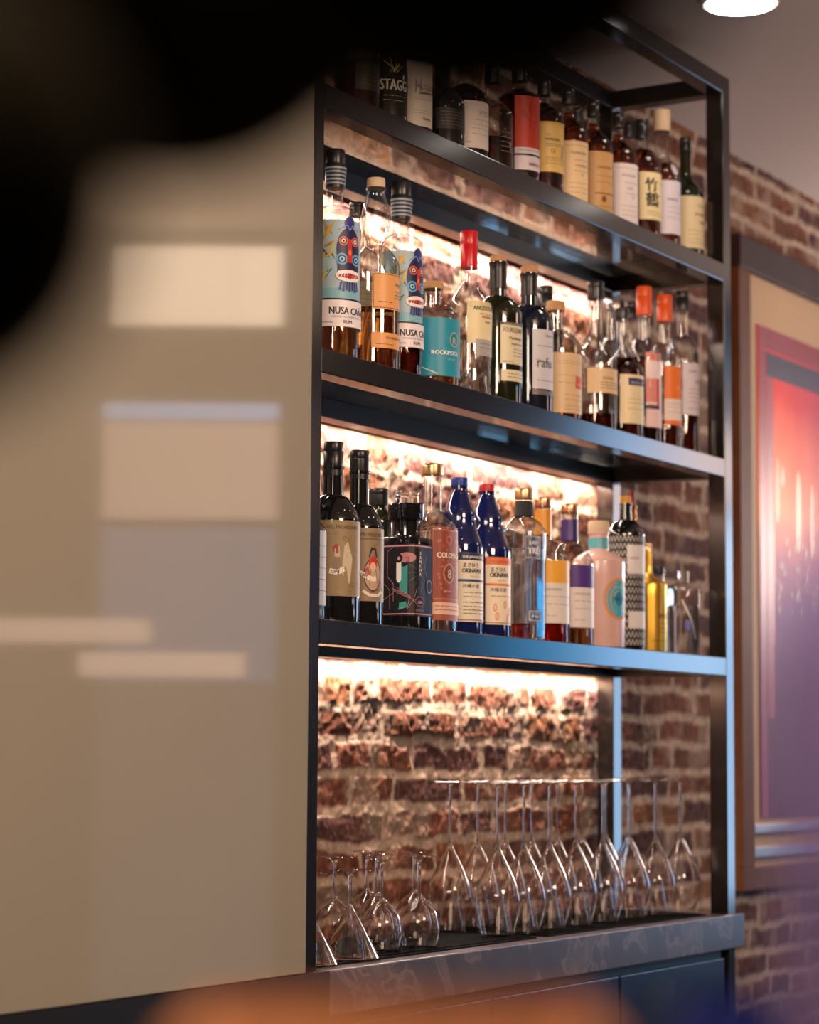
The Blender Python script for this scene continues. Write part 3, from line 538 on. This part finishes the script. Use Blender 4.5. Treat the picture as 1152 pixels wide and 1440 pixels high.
# ------------------------------------------------------------------ the room shell
C_Z = ZO-.5426       # counter top
CEIL = ZO+1.468
def value_noise(x, z, s, seed):
    rs = np.random.RandomState(seed); L = rs.rand(256, 256); X = x/s; Z = z/s; i = np.floor(X).astype(int); j = np.floor(Z).astype(int); fx = X-i; fz = Z-j
    fx = fx*fx*(3-2*fx); fz = fz*fz*(3-2*fz); g = lambda a, b: L[a % 256, b % 256]
    return (g(i, j)*(1-fx)+g(i+1, j)*fx)*(1-fz)+(g(i, j+1)*(1-fx)+g(i+1, j+1)*fx)*fz
def brick_patch(x0, x1, z0, z1, step, y, V, F, Cc):
    nx = int(round((x1-x0)/step))+1; nz = int(round((z1-z0)/step))+1
    xs, zs = np.meshgrid(np.linspace(x0, x1, nx), np.linspace(z0, z1, nz))
    p = .0692; base = ZO-.087
    wx = xs+(value_noise(xs, zs, .05, 1)-.5)*.018+(value_noise(xs, zs, .013, 5)-.5)*.006; wz = zs+(value_noise(xs, zs, .09, 2)-.5)*.016+(value_noise(xs, zs, .02, 3)-.5)*.007
    k = np.floor((wz-base)/p).astype(int); v = (wz-base)-k*p
    d = np.zeros_like(xs); hh = np.zeros_like(xs); bid = np.zeros_like(xs)
    for kk in range(k.min(), k.max()+1):
        rs = np.random.RandomState(1000+kk); e = [-1.0-rs.rand()*.2]
        while e[-1] < 6: e.append(e[-1]+(.305 if rs.rand() < .66 else .150)+rs.uniform(-.018, .018))
        e = np.array(e); m = k == kk; X = wx[m]; t = np.searchsorted(e, X)-1; dx = np.minimum(X-e[t], e[t+1]-X); dz = np.minimum(v[m], p-v[m])
        th = .0065+.003*rs.rand(len(e))[t]; d[m] = np.minimum(dx-.0065, dz-th); hh[m] = rs.rand(len(e))[t]; bid[m] = rs.rand(len(e))[t]
    mask = np.clip((d+.003)/.009, 0, 1); mask = mask*mask*(3-2*mask)
    rough = (value_noise(xs, zs, .028, 11)-.5)*.009+(value_noise(xs, zs, .011, 12)-.5)*.006+(value_noise(xs, zs, .005, 13)-.5)*.0025
    h = mask*(.0035+.0045*hh+rough*.75)+(1-mask)*(rough*.5+.0048)
    Y = y-h
    dark = np.array([.075, .036, .032]); red = np.array([.19, .075, .045]); org = np.array([.26, .11, .055]); mor = np.array([.50, .36, .26])
    b = bid[..., None]; n1 = value_noise(xs, zs, .04, 21)[..., None]; n2 = value_noise(xs, zs, .012, 22)[..., None]
    col = np.where(b < .35, dark*(1+b)+.3*(red-dark)*n1, np.where(b < .8, red*(.6+.5*n1), org*(.6+.5*n1))); col = col*(.65+.7*n2)
    smear = np.clip((value_noise(xs, zs, .07, 31)-.62)*3, 0, .55)[..., None]; col = col*(1-smear)+mor*.7*smear
    mk = mask[..., None]; c = col*mk+mor*(.75+.35*n2)*(1-mk)
    o = len(V); V += np.stack([xs, Y, zs], -1).reshape(-1, 3).tolist()
    idx = (np.arange(nx*nz).reshape(nz, nx)+o); F += np.stack([idx[:-1, :-1], idx[:-1, 1:], idx[1:, 1:], idx[1:, :-1]], -1).reshape(-1, 4).tolist()
    Cc.append(np.concatenate([c.reshape(-1, 3), np.ones((nx*nz, 1))], 1))
V, F, CC = [], [], []
Y_WALL = .362
brick_patch(.40, 2.12, C_Z-.02, CEIL, .0036, Y_WALL, V, F, CC)
brick_patch(2.12, 4.4, .0, CEIL, .008, Y_WALL, V, F, CC)
me = bpy.data.meshes.new('wall_back'); me.from_pydata(V, [], F); ca = me.color_attributes.new('Col', 'FLOAT_COLOR', 'POINT')
ca.data.foreach_set('color', np.concatenate(CC).astype(np.float32).ravel()); me.materials.append(m_brick); me.shade_smooth()
wb = bpy.data.objects.new('wall_back', me); COL.objects.link(wb); tag(wb, 'rough old red brick wall with pale mortar behind the shelves', 'wall', kind='structure')
b = MB(); b.box(-3.4, 2.2, Y_WALL+.004, Y_WALL+.12, 0, CEIL, m_dwall); b.box(2.2, 4.6, Y_WALL+.02, Y_WALL+.12, 0, CEIL, m_dwall); struct('wall_inner', b, 'plaster core of the back wall behind the bricks', 'wall')
b = MB(); b.box(-6.5, 14, -6.0, Y_WALL+.12, CEIL, CEIL+.08, m_ceil); struct('ceiling', b, 'plain grey brown ceiling above the shelves', 'ceiling')
b = MB(); b.box(-6.5, 14, -6.0, Y_WALL+.12, -.08, 0, m_floor); struct('floor', b, 'dark floor', 'floor')
b = MB(); b.box(-6.5, 14, -3.2, -3.1, 0, CEIL, m_dwall); struct('wall_front', b, 'dark wall opposite the shelves', 'wall')
b = MB(); b.box(-3.4, -.0475, -.010, Y_WALL, C_Z+.001, CEIL, m_cream, .0015); struct('wall_left', b, 'glossy cream lacquered wall panel left of the shelf unit', 'wall')
b = MB(); b.box(-3.4, .024, -.012, Y_WALL, 0, C_Z-.0005, m_black); struct('baseboard_left', b, 'black plinth below the cream panel', 'plinth')

# ------------------------------------------------------------------ counter
ct = empty('back_bar_counter', (1.0, .18, 0)); tag(ct, 'dark grey veined marble counter with thick front edge carrying the shelf unit', 'counter')
def cbox(nm, x0, x1, y0, y1, z0, z1, mat, par, bev=.002, org=(1.0, .18, 0)):
    b = MB(); b.box(x0-org[0], x1-org[0], y0-org[1], y1-org[1], z0-org[2], z1-org[2], mat, bev); return b.build(nm, par, smooth=False)
cbox('counter_top', .0245, 1.832, -.010, .338, C_Z-.076, C_Z, m_marble, ct, .0025)
m_navy = pbr('navy_black_cabinet', (.010, .014, .045), rough=.25, spec=.6)
cbox('cabinet_body', .03, 1.745, .012, .34, .08, C_Z-.077, m_black, ct)
for i in range(3): 
    d0 = .06+i*.56; dr = cbox('door', d0, d0+.55, -.002, .011, .12, C_Z-.095, m_navy, ct)
cbox('leg', 1.765, 1.80, .0, .035, .0, C_Z-.077, m_steel, ct); cbox('plinth', .03, 1.745, .05, .33, 0, .079, m_black, ct)
# rubber bar mats
for i, (a, b_) in enumerate(((.02, .86), (.88, 1.70))):
    mb = MB(); mb.box(a+.03, b_, .03, .33, C_Z, C_Z+.0035, m_mat, .001)
    x = a+.045
    while x < b_-.01: mb.box(x, x+.003, .035, .325, C_Z+.0035, C_Z+.006, m_mat); x += .0105
    y = .04
    while y < .325: mb.box(a+.035, b_-.005, y, y+.003, C_Z+.0035, C_Z+.0058, m_mat); y += .0105
    tag(mb.build('bar_mat', smooth=False), ['black rubber bar mat under the short upturned glasses at the left end', 'black rubber bar mat under the tall upturned glasses at the right end'][i], 'mat')
G_Z = C_Z+.006

# ------------------------------------------------------------------ shelf unit
un = empty('bottle_shelf_unit', (.88, .16, C_Z)); tag(un, 'tall black steel open shelf unit with glass shelves standing on the marble counter', 'shelf')
def ub(nm, x0, x1, y0, y1, z0, z1, mat=m_steel, bev=.0018): return cbox(nm, x0, x1, y0, y1, z0, z1, mat, un, bev, (.88, .16, C_Z))
XL, XR = -W_T, W_IN+W_T; DB = D_IN+W_T
for (x0, x1) in ((XL, 0), (W_IN, XR)):
    for (y0, y1) in ((0, W_T), (D_IN, DB)): ub('post', x0, x1, y0, y1, C_Z+.0005, ZO+T_TOP+H_T)
for i, z in enumerate((ZO, ZO+S_SP, ZO+2*S_SP, ZO+T_TOP)):
    ub('front_rail', 0, W_IN, 0, W_T, z, z+H_T); ub('back_rail', 0, W_IN, D_IN, DB, z, z+H_T, m_dull)
    for x0, x1 in ((XL, 0), (W_IN, XR)): ub('side_rail', x0, x1, W_T, D_IN, z, z+H_T)
    if i < 3:
        g = ub('glass_shelf', 0.001, W_IN-.001, W_T*.3, DB-.003, z+H_T+.0001, z+H_T+.0060, m_shelf, 0) if False else ub('glass_shelf', 0.001, W_IN-.001, W_T+.0005, D_IN-.0005, z+H_T-.0065, z+H_T-.0005, m_shelf, 0)
        ub('led_strip', .03, W_IN+.02, DB+.0005, DB+.0085, z+.004, z+.012, pbr('led_strip_housing', (.6, .5, .45), .4))
for k in (0, 1, 2):
    z = ZO+k*S_SP
    l = bpy.data.lights.new('led_light', 'AREA'); l.shape = 'RECTANGLE'; l.size = 1.76; l.size_y = .014; l.energy = LED_W; l.color = (1, .80, .69)
    o = bpy.data.objects.new('led_light', l); COL.objects.link(o); o.location = (.92, DB+.010, z-.002)
    dv = Vector((0, .25, -1)); o.rotation_euler = dv.to_track_quat('-Z', 'Y').to_euler()

# ------------------------------------------------------------------ upturned glasses
m_foot = thin_glass('glass_foot', face=(.97, .97, .97), limb=(.9, .78, .72), rough=.03, boost=1, pw=2, cap=.35)
def wine_glass(px, py_rim, y, kind, label, group, r_rim=None):
    P = on_y(px, 1200, y); x = P[0]
    root = empty({'tall': 'wine_glass', 'tulip': 'stemmed_glass', 'martini': 'martini_glass'}[kind], (x, y, G_Z)); tag(root, label, 'glass', group)
    if kind == 'tall':
        out = [(.033, 0), (.0365, .015), (.041, .035), (.0445, .055), (.0465, .070), (.0452, .082), (.0408, .096), (.0342, .112), (.0265, .128), (.0190, .143), (.0120, .156), (.0062, .168), (.0034, .178)]; zs, zf, rf, rs = .176, .300, .0410, .0026
    elif kind == 'tulip':
        out = [(.0335, 0), (.0365, .012), (.0385, .026), (.0390, .038), (.0375, .050), (.0335, .062), (.0270, .073), (.019, .081), (.011, .087), (.0058, .091), (.0042, .096)]; zs, zf, rf, rs = .094, .166, .0335, .0034
    else:
        out = [(.0525, 0), (.0505, .004), (.040, .024), (.030, .043), (.020, .061), (.011, .077), (.0056, .086), (.0042, .092)]; zs, zf, rf, rs = .090, .152, .0370, .0034
    b = MB(); inner = [(max(.0012, r-.0009), z-(.0 if z == 0 else .0012)) for r, z in out if r > .004]
    b.lathe([(inner[-1][0]*.3, inner[-1][1]+.001)]+inner[::-1]+out, m_wine, 40, close_top=False, close_bot=False); b.build('bowl', root)
    b = MB(); b.lathe([(out[-1][0], zs-.003), (rs, zs+.008), (rs*.92, (zs+zf)/2), (rs, zf-.014), (rs*1.5, zf-.008), (rs*2.8, zf-.0042)], m_solid, 20); b.build('stem', root)
    b = MB(); b.lathe([(rs*2.8, zf-.0042), (rf*.45, zf-.0028), (rf*.97, zf-.0022), (rf, zf-.0012), (rf*.97, zf), (.001, zf)], m_foot, 44); b.build('foot', root)
    return root
ordn = ['leftmost', 'second', 'third', 'fourth', 'fifth', 'sixth', 'seventh', 'eighth', 'ninth', 'tenth']
for i, px in enumerate((700, 737, 773, 810, 848, 886, 922)):
    wine_glass(px, 0, .085, 'tall', f'tall upturned wine glass in the front row, {ordn[i]} from the left', 'tall upturned wine glasses')
wine_glass(957, 0, .09, 'tall', 'tall upturned wine glass at the far right end of the counter', 'tall upturned wine glasses')
for i, px in enumerate((633, 672, 711, 748, 784, 819, 852, 884)):
    wine_glass(px, 0, (.225, .225, .21, .205, .21, .205, .21, .205)[i], 'tall', f'tall upturned wine glass in the back row, {ordn[i]} from the left', 'tall upturned wine glasses')
wine_glass(493, 0, .060, 'martini', 'upturned cone shaped martini glass, the nearer one clear of the left post', 'short upturned glasses')
wine_glass(434, 0, .055, 'martini', 'upturned martini glass half hidden behind the left post', 'short upturned glasses')
wine_glass(537, 0, .085, 'tulip', 'upturned short stemmed round glass in front, right of the martini glass', 'short upturned glasses')
wine_glass(590, 0, .075, 'tulip', 'upturned short stemmed round glass in front, rightmost of the short glasses', 'short upturned glasses')
wine_glass(583, 0, .175, 'tulip', 'upturned short stemmed glass behind the rightmost short glass', 'short upturned glasses')
wine_glass(530, 0, .185, 'tulip', 'upturned short stemmed glass in the back row, behind the middle round glass', 'short upturned glasses')
wine_glass(471, 0, .175, 'tulip', 'upturned short stemmed glass in the back row behind the martini glass', 'short upturned glasses')
wine_glass(517, 0, .275, 'tulip', 'upturned short stemmed glass farthest back against the bricks', 'short upturned glasses')

# ------------------------------------------------------------------ framed poster on the brick wall at the right
Z = lambda z: z+ZO
PX0, PX1, PZ0, PZ1 = 2.635, 4.05, Z(-.54), Z(1.235)
fr = empty('framed_poster', (PX0, .33, PZ0)); tag(fr, 'large dark wood framed poster, red and pink, on the brick wall right of the shelf', 'poster')
def fb(nm, x0, x1, y0, y1, z0, z1, mat, par=None, bev=.003): return cbox(nm, x0, x1, y0, y1, z0, z1, mat, par or fr, bev, (PX0, .33, PZ0))
m_wood = pbr('dark_brown_wood', (.14, .05, .018), rough=.65, spec=.25, noise=.4, nscale=12, bump=.3)
m_bead = pbr('beaded_silver_moulding', (.42, .33, .30), rough=.3, metal=.8, bump=1, nscale=90)
fb('frame_side', PX0, PX0+.085, .322, .350, PZ0+.06, PZ1-.09, m_wood); fb('frame_side', PX1-.085, PX1, .322, .350, PZ0+.06, PZ1-.09, m_wood)
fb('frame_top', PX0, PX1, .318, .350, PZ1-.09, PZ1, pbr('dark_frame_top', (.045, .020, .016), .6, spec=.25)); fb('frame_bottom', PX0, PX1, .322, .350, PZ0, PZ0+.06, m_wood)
fb('beaded_moulding', PX0+.085, PX1-.085, .322, .336, PZ0+.085, PZ0+.115, m_bead); fb('beaded_moulding', PX0+.085, PX1-.085, .322, .336, PZ0+.150, PZ0+.175, m_bead)
fb('mat_board', PX0+.08, PX1-.08, .338, .350, PZ0+.05, PZ1-.085, pbr('tan_mat_board', (.55, .33, .16), .7))
def poster_mat():  # pink glow painted into the colour ramp, emission brightens the sheet without a lamp
    m, nt, o = new_mat('glowing_red_pink_print'); N = nt.nodes.new; L = nt.links.new
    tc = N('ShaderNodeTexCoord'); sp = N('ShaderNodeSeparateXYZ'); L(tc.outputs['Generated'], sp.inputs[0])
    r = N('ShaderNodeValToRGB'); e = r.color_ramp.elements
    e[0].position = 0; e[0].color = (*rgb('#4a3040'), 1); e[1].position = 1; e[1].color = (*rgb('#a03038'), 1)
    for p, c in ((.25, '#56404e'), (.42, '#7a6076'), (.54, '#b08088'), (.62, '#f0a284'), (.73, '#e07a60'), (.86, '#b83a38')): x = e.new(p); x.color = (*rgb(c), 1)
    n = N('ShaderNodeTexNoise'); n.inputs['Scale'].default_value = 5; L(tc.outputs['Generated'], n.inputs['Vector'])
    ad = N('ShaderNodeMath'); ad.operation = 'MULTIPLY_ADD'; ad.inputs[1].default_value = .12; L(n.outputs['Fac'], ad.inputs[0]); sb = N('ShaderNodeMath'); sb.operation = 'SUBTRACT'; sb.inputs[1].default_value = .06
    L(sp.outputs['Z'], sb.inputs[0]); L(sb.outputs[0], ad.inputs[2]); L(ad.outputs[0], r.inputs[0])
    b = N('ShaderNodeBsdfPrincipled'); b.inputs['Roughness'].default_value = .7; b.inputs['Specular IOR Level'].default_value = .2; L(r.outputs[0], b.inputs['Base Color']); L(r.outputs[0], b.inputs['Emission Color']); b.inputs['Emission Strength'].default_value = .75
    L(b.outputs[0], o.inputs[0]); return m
QX0, QX1, QZ0, QZ1 = PX0+.165, PX1-.12, PZ0+.19, Z(1.01)
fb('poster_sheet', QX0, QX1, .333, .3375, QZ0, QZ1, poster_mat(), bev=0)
b = MB(); sh = Sheet(b, lambda s, t, l: (QX0-PX0+s, .3326-.33-l, QZ0-PZ0+t), QX1-QX0, QZ1-QZ0)
sh.rect(0, 1, .955, 1, '#962a30'); sh.rect(0, .04, 0, 1, '#9a3038'); sh.rect(.045, 1, .90, .95, '#3a2838'); sh.rect(.045, .09, .2, .9, '#a83c3c')  # the dark strip below the top border is a painted shadow
def tall(a, b0, b1, w, c): sh.ell(a, (b0+b1)/2, w, (b1-b0)/2*(QZ1-QZ0), c, 20)
tall(.115, .60, .74, .016, '#f0a050'); sh.ell(.15, .70, .012, .03, '#f4c090'); tall(.26, .55, .72, .022, '#f4c88a'); tall(.36, .54, .70, .02, '#f0b070'); sh.rect(.082, .092, .35, .58, '#d8744a')
random.seed(11)
for k in range(40): sh.ell(.1+.35*random.random(), .42+.16*random.random(), .004, .012, random.choice(['#d8d0a0', '#8a9070', '#c8b8a8', '#706068']))
b.build('poster_picture', fr, smooth=False)

# ------------------------------------------------------------------ ceiling lamps
def downlight(x, y, r, label, e=14):
    t = empty('ceiling_lamp', (x, y, CEIL-.012)); tag(t, label, 'lamp', 'round ceiling lamps')
    b = MB(); b.lathe([(r*.2, 0), (r*.97, .0), (r, .004), (r, .0115)], emit('lamp_diffuser', (1, .90, .82), e), 40); b.build('diffuser', t)
    b = MB(); b.lathe([(r*1.005, .004), (r*1.06, .002), (r*1.08, .006), (r*1.08, .0118)], pbr('white_trim', (.7, .66, .62), .4), 40, close_top=False, close_bot=False); b.build('trim_ring', t)
downlight(1.405, -.19, .078, 'round white ceiling lamp glowing at the top edge right of the shelf unit')
for i in range(5):
    downlight(-.4+i*.85, -.95, .05, f'small round ceiling lamp in the row before the shelves, {ordn[i]} from the left', 30)

# ------------------------------------------------------------------ windows, linear lamps and added light sources out of view
def window(n, x0, x1, z0, z1, y, col, e, label, bars=2):
    b = MB(); b.box(x0, x1, y-.01, y, z0, z1, emit('window_glow_%d' % n, col, e)); o = struct('window_%d' % n, b, label, 'window')
    f = MB(); m = m_black; t = .04
    f.box(x0-t, x0, y-.03, y+.03, z0-t, z1+t, m); f.box(x1, x1+t, y-.03, y+.03, z0-t, z1+t, m); f.box(x0, x1, y-.03, y+.03, z1, z1+t, m); f.box(x0, x1, y-.03, y+.03, z0-t, z0, m)
    for k in range(1, bars): xx = x0+(x1-x0)*k/bars; f.box(xx-.015, xx+.015, y, y+.03, z0, z1, m)
    f.build('window_frame', o, smooth=False)
b = MB(); b.box(4.75, 7.9, -2.44, -2.33, 0, CEIL, m_dwall); struct('wall_right', b, 'dark wall holding the blue windows across the room', 'wall')
window(1, 4.98, 5.75, 1.45, 1.98, -2.31, (.0, .36, .80), BLUE_E, 'blue glowing window across the room', 2)
window(2, 5.83, 6.45, .6, 2.82, -2.31, (.30, .60, 1), BLUE_E*1.6, 'tall pale blue window across the room', 1)
window(3, 6.53, 7.6, .6, 2.38, -2.31, (.45, .68, 1), BLUE_E*1.6, 'paler blue window pane next to the tall one', 1)
window(4, 6.53, 7.6, 2.46, 2.82, -2.31, (1, .74, .66), BLUE_E*1.3, 'pinkish pane added above the paler blue one for its reflection', 1)  # pink pane added to give the steel post a warm reflection
# a glowing partition added to put soft light patches into the cream panel's reflection
MT = 7.6
def mirror_at(u, v, d): q = at_depth(u, v, d); return np.array([q[0], -.02-q[1], q[2]])
Lp, Rp = mirror_at(140, 900, MT), mirror_at(388, 900, MT); mid = (Lp+Rp)/2; PW = math.hypot(*(Rp-Lp)[:2]); pang = math.atan2(Rp[1]-Lp[1], Rp[0]-Lp[0])
lp = empty('added_partition', (mid[0], mid[1], 0)); lp.rotation_euler = (0, 0, pang); tag(lp, 'added partition of glowing grey, peach and blue panes, reflected in the cream panel', 'partition')
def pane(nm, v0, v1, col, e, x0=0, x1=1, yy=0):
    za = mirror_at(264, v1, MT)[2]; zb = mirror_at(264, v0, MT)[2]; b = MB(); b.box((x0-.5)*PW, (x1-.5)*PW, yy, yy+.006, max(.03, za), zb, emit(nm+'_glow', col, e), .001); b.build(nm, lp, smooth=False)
pane('warm_pane', 335, 450, (1, .74, .52), 7.5, .03, 1.02); pane('blue_strip', 562, 586, (.50, .68, 1), 4.0); pane('peach_pane', 590, 728, (1, .66, .50), 3.2); pane('blue_pane', 740, 960, (.40, .50, .85), 1.4); pane('grey_pane', 965, 1400, (.48, .50, .62), .55)
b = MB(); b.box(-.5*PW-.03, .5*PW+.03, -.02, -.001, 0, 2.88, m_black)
b.box(-.5*PW-.03, .5*PW+.03, -.1, .1, 0, .02, m_black); b.build('frame', lp, smooth=False)
def linear_lamp(u0, u1, v0, v1, d, label):
    A, B = mirror_at(u0, (v0+v1)/2, d), mirror_at(u1, (v0+v1)/2, d); m_ = (A+B)/2; w = math.hypot(*(B-A)[:2])/2; hh = (v1-v0)*d/F_PX/2
    t = empty('linear_lamp', tuple(m_)); t.rotation_euler = (0, 0, math.atan2(B[1]-A[1], B[0]-A[0])); tag(t, label, 'lamp', 'hanging linear lamps')
    b = MB(); b.box(-w, w, 0, .03, -hh, hh, emit('linear_lamp_glow', (1, .68, .54), 4.0), .006); b.build('diffuser', t)
    b = MB(); b.box(-w, w, -.03, -.0005, -hh, hh, m_black, .004); b.build('housing', t)
    for s in (-1, 1): b = MB(); b.box(s*w*.8-.0005, s*w*.8+.0005, -.016, -.012, hh, CEIL-m_[2], m_black); b.build('cable', t)
linear_lamp(-150, 212, 870, 903, 7.1, 'upper long pink linear lamp reflected in the cream panel'); linear_lamp(112, 345, 918, 952, 6.7, 'lower long pink linear lamp reflected in the cream panel')
def area(nm, loc, tgt, sx, sy, power, col):
    l = bpy.data.lights.new(nm, 'AREA'); l.shape = 'RECTANGLE'; l.size = sx; l.size_y = sy; l.energy = power; l.color = col
    o = bpy.data.objects.new(nm, l); COL.objects.link(o); o.location = loc; o.rotation_euler = (Vector(tgt)-Vector(loc)).to_track_quat('-Z', 'Y').to_euler(); return o
area('fill_light_warm', (-3.6, -1.5, 2.75), (0, 0, 1.4), 1.2, 1.0, FILL_W, (1, .80, .62))  # unseen fill light, added to brighten the cream panel and shelf front
area('fill_light_bar', (-2.9, -2.3, 2.6), (-2.7, -1.8, 1.1), .4, .4, 10, (1, .7, .45))  # unseen fill, added so the near caddy shows orange
area('fill_light_ceiling', (4.6, -.5, 2.0), (2.4, -.4, 2.9), .7, .5, 34, (1, .82, .72))  # unseen fill, added to lift the ceiling on the right
area('fill_light_right', (-.9, -2.8, 2.78), (2.4, .3, 1.6), 1.0, .7, FILL_R, (1, .70, .53))  # unseen fill for the right side, added where the rails don't mirror it
w = bpy.data.worlds.new('world'); SC.world = w; w.use_nodes = True; bg = w.node_tree.nodes['Background']; bg.inputs[0].default_value = (.9, .75, .7, 1); bg.inputs[1].default_value = .10

# ------------------------------------------------------------------ things close to the lens, far out of focus
def pendant(u, v, ru, rv, dist, label):
    P = at_depth(u, v, dist); R = ru*dist/F_PX; RZ = rv*dist/F_PX
    t = empty('pendant_lamp', tuple(P)); tag(t, label, 'lamp', 'small black pendant lamps close to the lens')
    pr = [(R*math.cos(math.radians(a)), RZ*math.sin(math.radians(a))) for a in range(-88, 89, 8)]
    b = MB(); b.lathe(pr, pbr('dark_brown_shade', (.012, .009, .003), .9, spec=.1), 40); b.build('lamp_shade', t)
    b = MB(); b.lathe([(.002, RZ*.98), (.002, CEIL-P[2])], m_black, 10); b.build('cord', t)
pendant(655, -285, 440, 470, .36, 'out of focus black pendant lamp closest to the top centre of the view')
pendant(240, -190, 380, 450, .56, 'out of focus black pendant lamp in the upper left corner')
pendant(-120, 260, 305, 340, .40, 'out of focus black pendant lamp at the left edge below the corner one')
BAR = 1.06
fx = np.array([FW[0], FW[1]])/math.hypot(FW[0], FW[1]); ang = math.atan2(_r[1], _r[0])
def near(nm, u, dist, label, cat):
    P = at_depth(u, 1440, dist); t = empty(nm, (P[0], P[1], BAR)); t.rotation_euler = (0, 0, ang); tag(t, label, cat); return t, dist/F_PX
def ztop(v, dist): return at_depth(576, v, dist)[2]-BAR
t, k = near('bar_counter', 560, 1.0, 'dark front bar counter below the lens', 'counter'); t.location.z = 0
b = MB(); b.box(-1.2, 1.2, -.55, .35, BAR-.05, BAR, m_black, .004); b.build('counter_top', t); b = MB(); b.box(-1.15, 1.15, -.45, .3, 0, BAR-.05, m_dwall); b.build('counter_base', t)
t, k = near('wooden_caddy', 555, .60, 'blurred orange brown wooden caddy at the bottom edge, closest to the lens', 'caddy'); h = ztop(1436, .60); hw = 295*k
m_or = pbr('orange_wood', (.48, .17, .05), .5, noise=.3, nscale=30)
b = MB(); b.box(-hw, hw, -.05, -.042, .0005, h, m_or, .002); b.box(-hw, hw, .042, .05, .0005, h, m_or, .002); b.box(-hw, -hw+.008, -.042, .042, .0005, h, m_or, .002); b.box(hw-.008, hw, -.042, .042, .0005, h, m_or, .002); b.box(-hw, hw, -.042, .042, .0005, .01, m_or); b.build('box', t)
for i in range(3): 
    b = MB(); b.box(-hw+.01, hw-.01, -.03+i*.02, -.018+i*.02, .011, h-.004, pbr('brown_card', (.30, .12, .05), .8), .001); b.build('menu_card', t)
t, k = near('blue_tumbler', 1040, .80, 'blurred blue glass tumbler at the bottom right edge', 'glass'); h = ztop(1405, .8); r = 95*k
b = MB(); b.lathe([(r*.8, .0005), (r*.85, .01), (r, h), (r*.94, h), (r*.8, .012), (.002, .011)], pbr('blue_tumbler_glass', (.012, .02, .14), .1, coat=.5), 40, close_top=False); b.build('tumbler_body', t)
m_violet, nt, o_ = new_mat('violet_haze_glass'); N = nt.nodes.new
tr = N('ShaderNodeBsdfTransparent'); tr.inputs[0].default_value = (.80, .74, .86, 1); df = N('ShaderNodeBsdfDiffuse'); df.inputs[0].default_value = (.30, .22, .48, 1); gl = N('ShaderNodeBsdfGlossy'); gl.inputs['Roughness'].default_value = .2
m1 = N('ShaderNodeMixShader'); m1.inputs[0].default_value = .34; m2 = N('ShaderNodeMixShader'); m2.inputs[0].default_value = .06
nt.links.new(tr.outputs[0], m1.inputs[1]); nt.links.new(df.outputs[0], m1.inputs[2]); nt.links.new(m1.outputs[0], m2.inputs[1]); nt.links.new(gl.outputs[0], m2.inputs[2]); nt.links.new(m2.outputs[0], o_.inputs[0])
t, k = near('violet_carafe', 1190, .72, 'blurred tall violet glass carafe at the right edge', 'carafe'); r = 95*k; h1 = ztop(960, .72); h2 = ztop(520, .72)
b = MB(); b.lathe([(r*.9, .0005), (r, .01), (r, h1), (r*.8, h1+.02), (r*.42, h1+.05), (r*.36, h2)], m_violet, 40, close_top=False); b.build('carafe_body', t)
b = MB(); b.lathe([(r*.30, h2-.01), (r*.38, h2+.002), (r*.42, h2+.02), (r*.3, h2+.03)], m_clear, 30); b.build('stopper', t)
